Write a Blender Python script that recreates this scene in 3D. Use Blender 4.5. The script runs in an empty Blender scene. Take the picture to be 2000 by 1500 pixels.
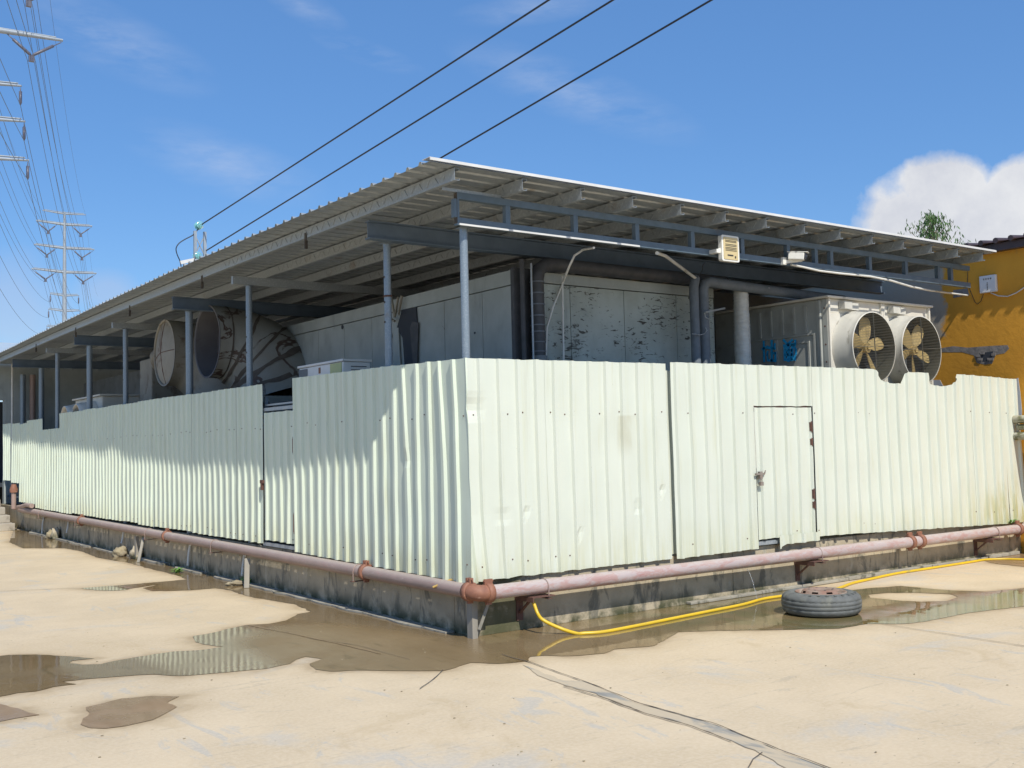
import bpy, math, random
from mathutils import Vector, Matrix, noise
random.seed(7)
R_=math.radians
# ------------------------------------------------------------------ camera, sky, sun, exposure
S=bpy.context.scene
FPX=2055.0; YAW,PIT,ROLL=R_(53.9),R_(3.30),R_(-1.40)
fw=Vector((math.cos(YAW)*math.cos(PIT),math.sin(YAW)*math.cos(PIT),math.sin(PIT)))
rt=fw.cross(Vector((0,0,1))).normalized(); up=rt.cross(fw)
rt,up=(math.cos(ROLL)*rt+math.sin(ROLL)*up),(-math.sin(ROLL)*rt+math.cos(ROLL)*up)
CAM=Vector((-5.068,-7.638,1.65))
cd=bpy.data.cameras.new('camera'); cam=bpy.data.objects.new('camera',cd)
cd.sensor_width=36; cd.lens=FPX/2000*36; cd.clip_end=3000; cd.clip_start=.05
m=Matrix((rt,up,-fw)).transposed().to_4x4(); m.translation=CAM; cam.matrix_world=m
COL=S.collection; COL.objects.link(cam); S.camera=cam
def ray(x,y): return fw+rt*((x-1000)/FPX)-up*((y-750)/FPX)
def P(x,y,ax,v):            # point of the place seen at a photo pixel, on the plane axis=v
    d=ray(x,y); return CAM+d*((v-CAM[ax])/d[ax])
SUNV=Vector((-.208,-.862,1.0)).normalized()
w=bpy.data.worlds.new('World'); S.world=w; w.use_nodes=True
N=w.node_tree.nodes; Lk=w.node_tree.links; N.clear()
def wn(t,**k):
    n=N.new(t)
    for a,b in k.items(): setattr(n,a,b)
    return n
def wm(op,a,b=None,c=None,clamp=False):
    n=N.new('ShaderNodeMath'); n.operation=op; n.use_clamp=clamp
    for i,v in enumerate((a,b,c)):
        if v is None: continue
        if isinstance(v,(int,float)): n.inputs[i].default_value=v
        else: Lk.new(v,n.inputs[i])
    return n.outputs[0]
out=wn('ShaderNodeOutputWorld'); bg=wn('ShaderNodeBackground'); bg.inputs[1].default_value=.15
sky=wn('ShaderNodeTexSky',sky_type='NISHITA',sun_disc=False,sun_elevation=math.asin(SUNV.z),sun_rotation=math.atan2(SUNV.x,SUNV.y))
sky.altitude=0; sky.air_density=1.0; sky.dust_density=.25; sky.ozone_density=4.0
hs=wn('ShaderNodeHueSaturation'); hs.inputs['Saturation'].default_value=1.22; hs.inputs['Value'].default_value=.96
Lk.new(sky.outputs[0],hs.inputs['Color'])
tc=wn('ShaderNodeTexCoord'); sx=wn('ShaderNodeSeparateXYZ'); Lk.new(tc.outputs['Generated'],sx.inputs[0])
az=wm('ARCTAN2',sx.outputs[1],sx.outputs[0]); el=wm('ARCSINE',sx.outputs[2])
def wnoise(scale,detail,rough,stretch=(1,1,1)):
    mp=wn('ShaderNodeMapping'); mp.inputs['Scale'].default_value=stretch; Lk.new(tc.outputs['Generated'],mp.inputs[0])
    n=wn('ShaderNodeTexNoise'); n.inputs['Scale'].default_value=scale; n.inputs['Detail'].default_value=detail; n.inputs['Roughness'].default_value=rough
    Lk.new(mp.outputs[0],n.inputs['Vector']); return n.outputs[0]
def azel(x,y):
    d=ray(x,y).normalized(); return math.atan2(d.y,d.x),math.asin(d.z)
def blob(x,y,rx,ry,rot=0):   # elliptical bump in azimuth/elevation
    a,e=azel(x,y); ca,sa=math.cos(rot),math.sin(rot)
    da=wm('MULTIPLY',wm('SUBTRACT',az,a),-math.cos(e)); de=wm('SUBTRACT',el,e)
    u=wm('ADD',wm('MULTIPLY',da,ca),wm('MULTIPLY',de,sa)); v=wm('SUBTRACT',wm('MULTIPLY',de,ca),wm('MULTIPLY',da,sa))
    q=wm('ADD',wm('POWER',wm('MULTIPLY',u,FPX/rx),2),wm('POWER',wm('MULTIPLY',v,FPX/ry),2))
    return wm('SUBTRACT',1,wm('SQRT',q))
def wmax(l):
    o=l[0]
    for b in l[1:]: o=wm('MAXIMUM',o,b)
    return o
nA=wnoise(16,9,.58); nB=wnoise(7,5,.55); nC=wnoise(5,8,.6,(2.5,2.5,9))
cum=wmax([blob(1850,375,105,80),blob(1770,445,95,95),blob(1985,375,80,70),blob(1930,480,180,115),blob(2200,440,250,150)])
cumm=wm('MULTIPLY',wm('SUBTRACT',wm('ADD',cum,wm('MULTIPLY',wm('SUBTRACT',nA,.5),1.15)),.02),3.2,clamp=True)
pale=wmax([blob(10,600,130,115),blob(210,570,70,50)])
palem=wm('MULTIPLY',wm('SUBTRACT',wm('ADD',pale,wm('MULTIPLY',wm('SUBTRACT',nB,.5),1.4)),.05),1.6,clamp=True)
palem=wm('MULTIPLY',palem,.30)
cir=wmax([blob(1120,180,260,55,R_(-22)),blob(720,105,110,24,R_(-17)),blob(440,320,190,60,R_(-15)),blob(220,80,190,60,R_(-20)),blob(590,10,90,30,R_(-25)),blob(1050,15,160,30,R_(5))])
cirm=wm('MULTIPLY',wm('MULTIPLY',wm('ADD',cir,.05,clamp=True),wm('MULTIPLY',wm('SUBTRACT',nC,.38),3.2,clamp=True)),.36,clamp=True)
ccol=wn('ShaderNodeMix',data_type='RGBA'); nD=wnoise(11,8,.6); Lk.new(wm('MULTIPLY',wm('SUBTRACT',nD,.36),3.4,clamp=True),ccol.inputs[0])
ccol.inputs[6].default_value=(4.0,4.2,4.8,1); ccol.inputs[7].default_value=(5.5,5.6,5.8,1)
def mixw(f,a,b):
    n=wn('ShaderNodeMix',data_type='RGBA'); Lk.new(f,n.inputs[0]); Lk.new(a,n.inputs[6])
    if isinstance(b,tuple): n.inputs[7].default_value=b
    else: Lk.new(b,n.inputs[7])
    return n.outputs[2]
hz=wn('ShaderNodeMix',data_type='RGBA'); hz.inputs[0].default_value=.42; Lk.new(hs.outputs[0],hz.inputs[6]); hz.inputs[7].default_value=(1.15,2.38,5.2,1)
c_=mixw(cirm,hz.outputs[2],(4.2,4.7,5.8,1)); c_=mixw(palem,c_,(3.9,4.1,5.0,1)); c_=mixw(cumm,c_,ccol.outputs[2])
Lk.new(c_,bg.inputs[0]); Lk.new(bg.outputs[0],out.inputs[0])
sd=bpy.data.lights.new('sun','SUN'); sd.energy=4.8; sd.angle=R_(.53); sd.color=(1,.95,.86)
so=bpy.data.objects.new('sun',sd); so.rotation_euler=SUNV.to_track_quat('Z','Y').to_euler(); so.location=(-6,-20,25); COL.objects.link(so)
S.view_settings.view_transform='Standard'; S.view_settings.look='None'; S.view_settings.gamma=1; S.view_settings.exposure=-0.04

# ------------------------------------------------------------------ helpers
ORG={}
class MB:
    def __init__(s): s.v=[];s.f=[];s.m=[];s.s=[]
    def add(s,vs,fs,mi=0,sm=False):
        o=len(s.v); s.v+= [Vector(q) for q in vs]
        for f in fs: s.f.append(tuple(i+o for i in f)); s.m.append(mi); s.s.append(sm)
        return s
    def box(s,x0,x1,y0,y1,z0,z1,mi=0):
        return s.add([(x0,y0,z0),(x1,y0,z0),(x1,y1,z0),(x0,y1,z0),(x0,y0,z1),(x1,y0,z1),(x1,y1,z1),(x0,y1,z1)],
            [(0,3,2,1),(4,5,6,7),(0,1,5,4),(1,2,6,5),(2,3,7,6),(3,0,4,7)],mi)
    def bar(s,a,b,wd,h,mi=0,upv=(0,0,1)):          # rectangular bar from a to b
        a,b=Vector(a),Vector(b); d=(b-a).normalized(); u=Vector(upv)
        if abs(d.dot(u))>.95: u=Vector((1,0,0))
        x=d.cross(u).normalized()*wd/2; y=x.cross(d).normalized()*h/2
        vs=[a-x-y,a+x-y,a+x+y,a-x+y,b-x-y,b+x-y,b+x+y,b-x+y]
        return s.add(vs,[(0,1,2,3),(7,6,5,4),(0,4,5,1),(1,5,6,2),(2,6,7,3),(3,7,4,0)],mi)
    def tube(s,pts,r,n=10,caps=True,mi=0,radii=None,sm=True):
        pts=[Vector(p) for p in pts]; rings=[]; prev=None
        for i,p in enumerate(pts):
            d=(pts[min(i+1,len(pts)-1)]-pts[max(i-1,0)]).normalized()
            if prev is None:
                u=Vector((0,0,1)) if abs(d.z)<.9 else Vector((1,0,0)); x=d.cross(u).normalized()
            else: x=(prev-d*prev.dot(d)).normalized()
            prev=x; y=d.cross(x); rr=radii[i] if radii else r
            rings.append([p+(x*math.cos(2*math.pi*k/n)+y*math.sin(2*math.pi*k/n))*rr for k in range(n)])
        vs=[q for g in rings for q in g]; fs=[]
        for i in range(len(rings)-1):
            for k in range(n):
                k2=(k+1)%n; fs.append((i*n+k,(i+1)*n+k,(i+1)*n+k2,i*n+k2))
        s.add(vs,fs,mi,sm)
        if caps: s.add(rings[0],[tuple(range(n))],mi); s.add(rings[-1],[tuple(reversed(range(n)))],mi)
        return s
    def cyl(s,a,b,r,n=14,mi=0,r2=None): return s.tube([a,b],r,n,True,mi,[r,r if r2 is None else r2])
    def prism(s,poly,ext,mi=0):                     # polygon (3D list) extruded by vector
        n=len(poly); e=Vector(ext); poly=[Vector(p) for p in poly]
        s.add(poly+[p+e for p in poly],[tuple(reversed(range(n))),tuple(range(n,2*n))]+[(i,(i+1)%n,n+(i+1)%n,n+i) for i in range(n)],mi)
        return s
    def blob(s,c,r,sc=(1,1,1),amp=.3,seed=0,n=10,mi=0,sm=True):
        c=Vector(c); vs=[];fs=[]
        for i in range(n+1):
            th=math.pi*i/n
            for k in range(2*n):
                ph=math.pi*k/n; d=Vector((math.sin(th)*math.cos(ph),math.sin(th)*math.sin(ph),math.cos(th)))
                q=1+amp*noise.noise(d*1.7+Vector((seed,seed*2.1,0)))+amp*.5*noise.noise(d*4+Vector((seed,0,3)))
                vs.append(c+Vector((d.x*sc[0],d.y*sc[1],d.z*sc[2]))*r*q)
        for i in range(n):
            for k in range(2*n):
                k2=(k+1)%(2*n); fs.append((i*2*n+k,(i+1)*2*n+k,(i+1)*2*n+k2,i*2*n+k2))
        return s.add(vs,fs,mi,sm)
def empty(name,loc,label,cat,group=None):
    o=bpy.data.objects.new(name,None); o.location=loc; o.empty_display_size=.1; COL.objects.link(o); ORG[o.name]=Vector(loc)
    o['label']=label; o['category']=cat
    if group: o['group']=group
    return o
def obj(name,mb,mats,parent=None,label=None,cat=None,group=None,kind=None,bevel=0,origin=None):
    if not isinstance(mats,(list,tuple)): mats=[mats]
    base=ORG[parent.name] if parent else Vector((0,0,0))
    og=Vector(origin) if origin else base.copy()
    me=bpy.data.meshes.new(name); me.from_pydata([tuple(v-og) for v in mb.v],[],mb.f)
    for q in mats: me.materials.append(q)
    me.polygons.foreach_set('material_index',mb.m); me.polygons.foreach_set('use_smooth',mb.s); me.update(); me.validate()
    o=bpy.data.objects.new(name,me); COL.objects.link(o); o.location=og-base; ORG[o.name]=og
    if parent: o.parent=parent
    if label: o['label']=label
    if cat: o['category']=cat
    if group: o['group']=group
    if kind: o['kind']=kind
    if bevel:
        b=o.modifiers.new('bevel','BEVEL'); b.width=bevel; b.segments=2; b.limit_method='ANGLE'
    return o
def copy_tree(o,parent=None):
    c=o.copy(); COL.objects.link(c); c.parent=parent; ORG[c.name]=ORG[o.name]
    for ch in list(o.children): copy_tree(ch,c)
    return c
# ---- material builder
class Mt:
    def __init__(s,name,rough=.6,metal=0,spec=.5):
        s.m=bpy.data.materials.new(name); s.m.use_nodes=True; s.t=s.m.node_tree; s.N=s.t.nodes; s.L=s.t.links
        s.b=s.N['Principled BSDF']; s.b.inputs['Roughness'].default_value=rough; s.b.inputs['Metallic'].default_value=metal
        s.b.inputs['Specular IOR Level'].default_value=spec
        s.co=s.N.new('ShaderNodeTexCoord').outputs['Object']; s.col=None; s.bumps=[]
    def pos(s): 
        return s.N.new('ShaderNodeNewGeometry').outputs['Position']
    def noise(s,scale,detail=5,rough=.55,st=(1,1,1),dist=0,vec=None):
        mp=s.N.new('ShaderNodeMapping'); mp.inputs['Scale'].default_value=st; s.L.new(vec or s.co,mp.inputs[0])
        n=s.N.new('ShaderNodeTexNoise'); n.inputs['Scale'].default_value=scale; n.inputs['Detail'].default_value=detail
        n.inputs['Roughness'].default_value=rough; n.inputs['Distortion'].default_value=dist; s.L.new(mp.outputs[0],n.inputs['Vector']); return n.outputs[0]
    def ramp(s,v,a,b,va=0,vb=1):
        n=s.N.new('ShaderNodeMapRange'); n.inputs[1].default_value=a; n.inputs[2].default_value=b; n.inputs[3].default_value=va; n.inputs[4].default_value=vb
        n.interpolation_type='SMOOTHSTEP'; s.L.new(v,n.inputs[0]); return n.outputs[0]
    def math(s,op,a,b,clamp=False):
        n=s.N.new('ShaderNodeMath'); n.operation=op; n.use_clamp=clamp
        for i,v in enumerate((a,b)):
            if isinstance(v,(int,float)): n.inputs[i].default_value=v
            else: s.L.new(v,n.inputs[i])
        return n.outputs[0]
    def sep(s,vec=None):
        n=s.N.new('ShaderNodeSeparateXYZ'); s.L.new(vec or s.co,n.inputs[0]); return n.outputs
    def mix(s,f,a,b,mode='MIX'):
        n=s.N.new('ShaderNodeMix'); n.data_type='RGBA'; n.blend_type=mode
        if isinstance(f,(int,float)): n.inputs[0].default_value=f
        else: s.L.new(f,n.inputs[0])
        for i,v in ((6,a),(7,b)):
            if isinstance(v,tuple): n.inputs[i].default_value=(*v,1) if len(v)==3 else v
            else: s.L.new(v,n.inputs[i])
        return n.outputs[2]
    def color(s,c):
        if isinstance(c,tuple): s.b.inputs['Base Color'].default_value=(*c,1)
        else: s.L.new(c,s.b.inputs['Base Color'])
    def bump(s,h,strength=.3,dist=.01):
        n=s.N.new('ShaderNodeBump'); n.inputs['Strength'].default_value=strength; n.inputs['Distance'].default_value=dist
        s.L.new(h,n.inputs['Height']); s.L.new(n.outputs[0],s.b.inputs['Normal'])
    def rough(s,v): s.L.new(v,s.b.inputs['Roughness'])
def simple(name,c1,c2=None,scale=6,rough=.6,metal=0,st=(1,1,1),bump=.15,bscale=40,dirt=None,dscale=3,dth=(.55,.75),spec=.5,bd=.004):
    k=Mt(name,rough,metal,spec); c2=c2 or tuple(x*.8 for x in c1)
    c=k.mix(k.ramp(k.noise(scale,6,.6,st),.3,.7),c1,c2)
    if dirt: c=k.mix(k.ramp(k.noise(dscale,7,.65,st,.3),*dth),c,dirt)
    k.color(c)
    if bump: k.bump(k.noise(bscale,4,.6,st),bump,bd)
    return k.m
def sheetmat(name,c1,c2,low,lowamt=.6,extra=False):   # painted corrugated steel: faint vertical streaks, dirt gathering on the bottom edge
    k=Mt(name,.42,0,.5)
    g=k.pos(); z=k.sep(g)[2]
    c=k.mix(k.ramp(k.noise(3.2,5,.6,(1,1,.25),vec=g),.3,.7),c1,c2)
    st=k.ramp(k.noise(14,6,.65,(1,1,.07),vec=g),.5,.8)
    c=k.mix(k.math('MULTIPLY',st,.35),c,low)
    lo=k.math('MULTIPLY',k.ramp(z,.95,.42),k.ramp(k.noise(16,6,.6,(1,1,.12),vec=g),.32,.62))
    c=k.mix(k.math('MULTIPLY',lo,lowamt),c,low)
    sp=k.ramp(k.noise(60,2,.5,vec=g),.75,.8); c=k.mix(k.math('MULTIPLY',sp,.5),c,(.22,.2,.15))
    if extra:
        x=k.sep(g)[0]
        e=k.math('MULTIPLY',k.math('MULTIPLY',k.ramp(x,7.0,8.9),k.ramp(z,1.3,.55)),k.ramp(k.noise(9,7,.7,(1,1,.15),vec=g),.42,.58)); c=k.mix(k.math('MULTIPLY',e,.8),c,(.42,.40,.16))
        bx_=k.math('MULTIPLY',k.math('MULTIPLY',k.ramp(x,1.70,1.74),k.ramp(x,1.98,1.95)),k.math('MULTIPLY',k.ramp(z,1.92,1.89),k.ramp(z,1.45,1.7)))
        c=k.mix(k.math('MULTIPLY',bx_,k.ramp(k.noise(8,6,.6,(1,1,.3),vec=g),.35,.65,.15,.6)),c,(.46,.45,.33))
    wr=k.ramp(k.noise(5,8,.7,(1,1,.05),vec=g),.60,.70); c=k.mix(k.math('MULTIPLY',wr,.22),c,(.40,.38,.26))
    oi=k.N.new('ShaderNodeObjectInfo').outputs['Random']
    c=k.mix(k.ramp(oi,0,1,.0,.07),c,(.5,.55,.46))
    k.color(c); k.rough(k.ramp(k.noise(5,4,.6,vec=g),.3,.7,.36,.52))
    n1=k.noise(1.6,3,.5,(1,1,.6),vec=g); n2=k.noise(70,1,.5,(1,1,.01),vec=g)
    k.bump(k.math('ADD',n1,k.math('MULTIPLY',n2,.035)),.5,.02)
    return k.m
M={}
M['fence']=sheetmat('painted_sheet',(.625,.655,.565),(.60,.635,.545),(.50,.49,.27),.45,True)
M['fencel']=sheetmat('painted_sheet_dirty',(.65,.72,.585),(.62,.68,.56),(.47,.45,.24),.6)
def concrete():
    k=Mt('yard_concrete',.85,0,.3); g=k.pos()
    c=k.mix(k.ramp(k.noise(.9,8,.62,vec=g),.3,.7),(.63,.505,.335),(.54,.43,.28))
    c=k.mix(k.math('MULTIPLY',k.ramp(k.noise(.55,9,.68,(1,1.6,1),.5,vec=g),.54,.66),.7),c,(.47,.445,.39))
    c=k.mix(k.math('MULTIPLY',k.ramp(k.noise(2.1,9,.72,(1.5,.5,1),.8,vec=g),.575,.64),.6),c,(.42,.415,.38))
    c=k.mix(k.math('MULTIPLY',k.ramp(k.noise(.35,6,.6,vec=g),.5,.68),.45),c,(.52,.40,.24))
    c=k.mix(k.ramp(k.noise(9,6,.7,(.25,1.6,1),.2,vec=g),.56,.7,0,.4),c,(.40,.33,.23))
    c=k.mix(k.ramp(k.noise(3,9,.75,(.5,2.2,1),1.2,vec=g),.60,.63,0,.35),c,(.33,.29,.22))
    c=k.mix(k.ramp(k.noise(38,3,.6,vec=g),.35,.7,0,.3),c,(.72,.61,.45))
    c=k.mix(k.ramp(k.noise(1.7,8,.7,(1,.7,1),.9,vec=g),.56,.72,0,.5),c,(.47,.36,.21))
    c=k.mix(k.ramp(k.noise(22,2,.5,vec=g),.73,.77,0,.55),c,(.2,.15,.1))
    at=k.N.new('ShaderNodeAttribute'); at.attribute_name='damp'
    dd=k.math('ADD',at.outputs['Fac'],k.math('MULTIPLY',k.math('SUBTRACT',k.noise(4,7,.65,vec=g),.5),.34))
    c=k.mix(k.ramp(dd,.13,-.02,0,.72),c,(.33,.245,.145)); c=k.mix(k.ramp(dd,.35,.05,0,.35),c,(.45,.34,.20))
    k.color(c); h=k.math('ADD',k.math('MULTIPLY',k.noise(8,8,.65,(1,.35,1),vec=g),1),k.math('MULTIPLY',k.noise(90,3,.6,vec=g),.3)); k.bump(h,.45,.012)
    return k.m
M['concrete']=concrete()
def wet():
    k=Mt('wet_concrete',.1,0,.5); g=k.pos(); s=k.sep(g)
    c=k.mix(k.ramp(k.noise(1.3,7,.6,(1,.6,1),vec=g),.3,.7),(.20,.137,.066),(.245,.175,.092))
    c=k.mix(k.ramp(k.noise(5,7,.7,(1.6,.4,1),.4,vec=g),.55,.72,0,.7),c,(.125,.09,.038))
    c=k.mix(k.ramp(k.noise(7,8,.75,(1.8,.4,1),1.0,vec=g),.60,.68,0,.6),c,(.30,.22,.12)); c=k.mix(k.ramp(k.noise(30,3,.6,vec=g),.70,.76,0,.7),c,(.36,.28,.17))
    # algae tint where the water stands by the right-hand wall
    c=k.mix(k.math('MULTIPLY',k.ramp(s[0],.6,2.2),k.ramp(k.noise(2.2,5,.6,vec=g),.35,.65,.15,.75)),c,(.125,.125,.05))
    # damp film (rough) by the corner, standing water (smooth) elsewhere
    dx=k.math('SUBTRACT',s[0],-.95); dy=k.math('SUBTRACT',s[1],.2)
    dd=k.math('SQRT',k.math('ADD',k.math('POWER',k.math('MULTIPLY',dx,.95),2),k.math('POWER',k.math('MULTIPLY',dy,.5),2)),0)
    film=k.ramp(dd,.95,.55)
    r=k.math('ADD',k.math('MULTIPLY',film,.34),k.ramp(k.noise(1.6,6,.6,vec=g),.45,.6,.015,.10))
    k.rough(r); k.color(c); k.b.inputs['IOR'].default_value=1.38
    k.bump(k.math('ADD',k.noise(5,3,.5,(1,.5,1),vec=g),k.math('MULTIPLY',k.math('MULTIPLY',film,1.0),k.noise(35,5,.6,vec=g))),.085,.01)
    return k.m
M['wet']=wet()
def damp():
    k=Mt('damp_concrete',.45,0,.4); g=k.pos()
    c=k.mix(k.ramp(k.noise(4,8,.65,(1.4,.5,1),.5,vec=g),.3,.7),(.26,.17,.085),(.33,.225,.125)); k.color(c)
    k.rough(k.ramp(k.noise(2,5,.6,vec=g),.4,.6,.22,.5)); k.bump(k.noise(30,5,.6,vec=g),.2,.006); return k.m
M['damp']=damp()
def plinthmat():
    k=Mt('plinth_concrete',.85,0,.3); g=k.pos(); s=k.sep(g)
    c=k.mix(k.ramp(k.noise(2.5,7,.65,vec=g),.3,.7),(.48,.41,.29),(.36,.31,.22))
    c=k.mix(k.ramp(k.noise(6,7,.65,(1,1,.35),.6,vec=g),.52,.64,0,.75),c,(.12,.12,.10))
    c=k.mix(k.ramp(k.noise(3.5,8,.7,(1,1,.4),vec=g),.58,.68,0,.6),c,(.52,.48,.38))
    low=k.math('MULTIPLY',k.ramp(s[2],.2,.0),k.ramp(k.noise(5,6,.6,vec=g),.35,.6)); c=k.mix(low,c,(.065,.07,.035))
    xx=k.math('ADD',s[0],k.math('MULTIPLY',k.math('SUBTRACT',k.noise(6,6,.65,vec=g),.5),.25)); mx=k.math('MULTIPLY',k.ramp(xx,.6,.5),k.ramp(xx,.05,.15)); mx=k.math('MULTIPLY',mx,k.ramp(k.noise(7,6,.6,vec=g),.2,.45)); c=k.mix(k.math('MULTIPLY',mx,.85),c,(.09,.09,.045))
    k.color(c); k.bump(k.noise(25,7,.65,vec=g),.5,.012); return k.m
M['plinth']=plinthmat()
def galv(name,c1,c2,rough=.42,metal=.35,sc=12):
    k=Mt(name,rough,metal,.5); g=k.co
    v=k.N.new('ShaderNodeTexVoronoi'); v.inputs['Scale'].default_value=sc*3; k.L.new(g,v.inputs['Vector'])
    c=k.mix(k.ramp(v.outputs['Distance'],0,.6),c1,c2); c=k.mix(k.ramp(k.noise(3,6,.65),.58,.75,0,.6),c,(.25,.2,.14)); k.color(c)
    k.bump(k.noise(30,3,.5),.1,.004); return k.m
M['galv']=galv('galvanised_steel',(.42,.455,.47),(.33,.365,.385))
M['post']=galv('galvanised_tube',(.30,.35,.39),(.22,.27,.31),.38,.3,20)
M['roof']=galv('roof_sheet_zinc',(.42,.45,.465),(.34,.375,.395),.38,.45,5)
M['rooft']=simple('white_flashing',(.66,.66,.64),(.58,.58,.56),5,.4)
M['truss']=simple('blue_grey_paint',(.115,.16,.205),(.09,.13,.165),8,.5,0,dirt=(.12,.12,.12),dth=(.6,.8))
M['beam']=simple('dark_beam_paint',(.115,.16,.215),(.09,.13,.18),6,.6)
M['burn']=simple('weld_scorch',(.05,.045,.04),(.09,.07,.05),20,.8)
def panelmat(name,c1,c2,peel,pth,stz):
    k=Mt(name,.7,0,.3); g=k.pos()
    c=k.mix(k.ramp(k.noise(2.0,6,.6,vec=g),.3,.7),c1,c2)
    c=k.mix(k.ramp(k.math('ADD',k.noise(16,7,.7,stz,.9,vec=g),k.math('MULTIPLY',k.math('SUBTRACT',k.noise(1.9,4,.6,vec=g),.52),.42)),*pth),c,peel); c=k.mix(k.ramp(k.noise(5,7,.7,(1,1,.18),.3,vec=g),.55,.72,0,.5),c,tuple(q*.55 for q in c1))
    c=k.mix(k.ramp(k.noise(1.5,6,.65,(1,1,.5),vec=g),.55,.75,0,.55),c,tuple(x*.5 for x in c1))
    k.color(c); k.bump(k.noise(16,7,.7,stz,.9,vec=g),.4,.006); return k.m
M['panel']=panelmat('insulated_panel',(.40,.44,.43),(.32,.355,.345),(.12,.11,.10),(.70,.76),(1,1,.5))
M['peel']=panelmat('peeling_panel',(.44,.49,.465),(.34,.375,.345),(.075,.07,.06),(.565,.61),(.55,1,1.5))
M['black']=simple('black_rubber_wrap',(.045,.048,.052),(.07,.07,.075),9,.6,bump=.4,bscale=25)
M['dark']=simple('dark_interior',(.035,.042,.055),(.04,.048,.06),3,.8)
M['greyw']=simple('grey_wall',(.19,.21,.22),(.15,.165,.175),3,.85,dirt=(.1,.1,.09))
M['insul']=simple('grey_foam_insulation',(.16,.185,.21),(.12,.14,.16),9,.65,bump=.3,bscale=18,dirt=(.4,.4,.4),dscale=9,dth=(.66,.72))
M['foil']=simple('silver_wrap',(.62,.62,.58),(.52,.51,.47),9,.45,.2,(1,1,3),.6,14,bd=.02)
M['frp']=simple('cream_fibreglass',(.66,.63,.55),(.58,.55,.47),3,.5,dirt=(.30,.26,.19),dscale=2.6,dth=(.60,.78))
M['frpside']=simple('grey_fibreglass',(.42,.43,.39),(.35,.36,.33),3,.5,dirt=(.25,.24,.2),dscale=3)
M['frpdirty']=simple('stained_fibreglass_cowl',(.60,.58,.51),(.48,.47,.42),4,.55,st=(1,1,.35),dirt=(.20,.18,.13),dscale=7,dth=(.56,.72))
M['cowlshade']=simple('shaded_cowl_inside',(.12,.12,.09),(.08,.08,.065),4,.7,dirt=(.05,.05,.04))  # dark inner faces: shade inside the fan cowls put into the colour
M['blade']=simple('yellowed_blade',(.62,.46,.20),(.52,.38,.15),6,.55,dirt=(.22,.16,.1))
M['wire']=simple('grey_wire',(.13,.13,.11),(.10,.10,.09),10,.5,.3)
M['blue']=simple('blue_graffiti',(.02,.36,.70),(.03,.42,.78),20,.6,bump=0)
def stain():
    k=Mt('stained_duct',.6,0,.4)
    n=k.noise(.95,5,.55,(1,1,1.2),.8)
    seam=k.math('ABSOLUTE',k.math('SUBTRACT',n,.5),0)
    c=k.mix(k.ramp(k.noise(1.5,5,.6),.3,.7),(.26,.28,.27),(.215,.205,.175))
    c=k.mix(k.math('MULTIPLY',k.ramp(seam,.02,.008),k.ramp(k.noise(2.5,4,.6),.35,.5)),c,(.075,.05,.04)); k.color(c); k.bump(k.noise(10,5,.6),.3,.01); return k.m
M['stain']=stain()
M['cowl']=simple('old_cowl_gel_coat',(.27,.255,.21),(.22,.205,.17),3,.6,dirt=(.14,.10,.07),dscale=3.2,dth=(.54,.66))
M['seamd']=simple('tarred_seam',(.065,.052,.042),(.10,.085,.07),9,.7)
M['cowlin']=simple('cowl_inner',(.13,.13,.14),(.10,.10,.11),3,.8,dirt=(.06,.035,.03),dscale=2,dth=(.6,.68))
def yellow():
    k=Mt('ochre_plaster',.85,0,.3); g=k.pos(); s=k.sep(g)
    c=k.mix(k.ramp(k.noise(1.3,6,.6,vec=g),.3,.7),(.70,.34,.04),(.60,.29,.035))
    c=k.mix(k.ramp(k.noise(2.6,7,.7,vec=g),.6,.72,0,.5),c,(.38,.21,.08))
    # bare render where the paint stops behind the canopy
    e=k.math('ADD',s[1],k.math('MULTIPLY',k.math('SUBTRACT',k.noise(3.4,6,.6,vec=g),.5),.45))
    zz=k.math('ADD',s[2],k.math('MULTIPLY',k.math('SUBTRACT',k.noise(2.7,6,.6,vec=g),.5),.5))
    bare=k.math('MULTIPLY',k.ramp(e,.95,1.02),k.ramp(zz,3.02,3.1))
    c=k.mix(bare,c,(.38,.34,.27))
    k.color(c); k.bump(k.noise(9,8,.65,vec=g),.4,.015); return k.m
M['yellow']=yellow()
M['mortar']=simple('grey_mortar',(.27,.25,.23),(.17,.16,.15),14,.9,bump=.5,bscale=22,bd=.01)
M['white']=simple('white_plastic',(.72,.73,.72),(.66,.67,.66),4,.45)
M['plast']=simple('pale_plaster_patch',(.50,.53,.58),(.44,.47,.5),5,.8)
M['tile']=simple('dark_red_tile',(.07,.045,.045),(.045,.03,.03),6,.5,bump=.3)
M['pipe']=None
def pipemat(name,ca,cb,cc,th):
    k=Mt(name,.55,.0,.5); g=k.pos(); nz=k.sep(k.N.new('ShaderNodeNewGeometry').outputs['Normal'])[2]
    c=k.mix(k.ramp(k.noise(3,6,.6,vec=g),.35,.65),ca,cb)
    sc=k.noise(11,9,.78,(.45,.45,1.6),.8,vec=g)
    c=k.mix(k.ramp(sc,th,th+.08,0,.7),c,cc); c=k.mix(k.ramp(k.noise(16,8,.75,(.4,.4,1.5),.8,vec=g),.58,.66,0,.55),c,(.36,.13,.125)); c=k.mix(k.math('MULTIPLY',k.ramp(nz,.3,.9),.45),c,(.46,.41,.36)); k.color(c); k.bump(sc,.2,.004); return k.m
M['pipel']=pipemat('dusty_pink_pipe',(.36,.255,.215),(.31,.225,.19),(.42,.34,.29),.56)
M['piper']=pipemat('faded_red_pipe',(.385,.245,.225),(.43,.315,.285),(.43,.385,.38),.46)
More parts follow.
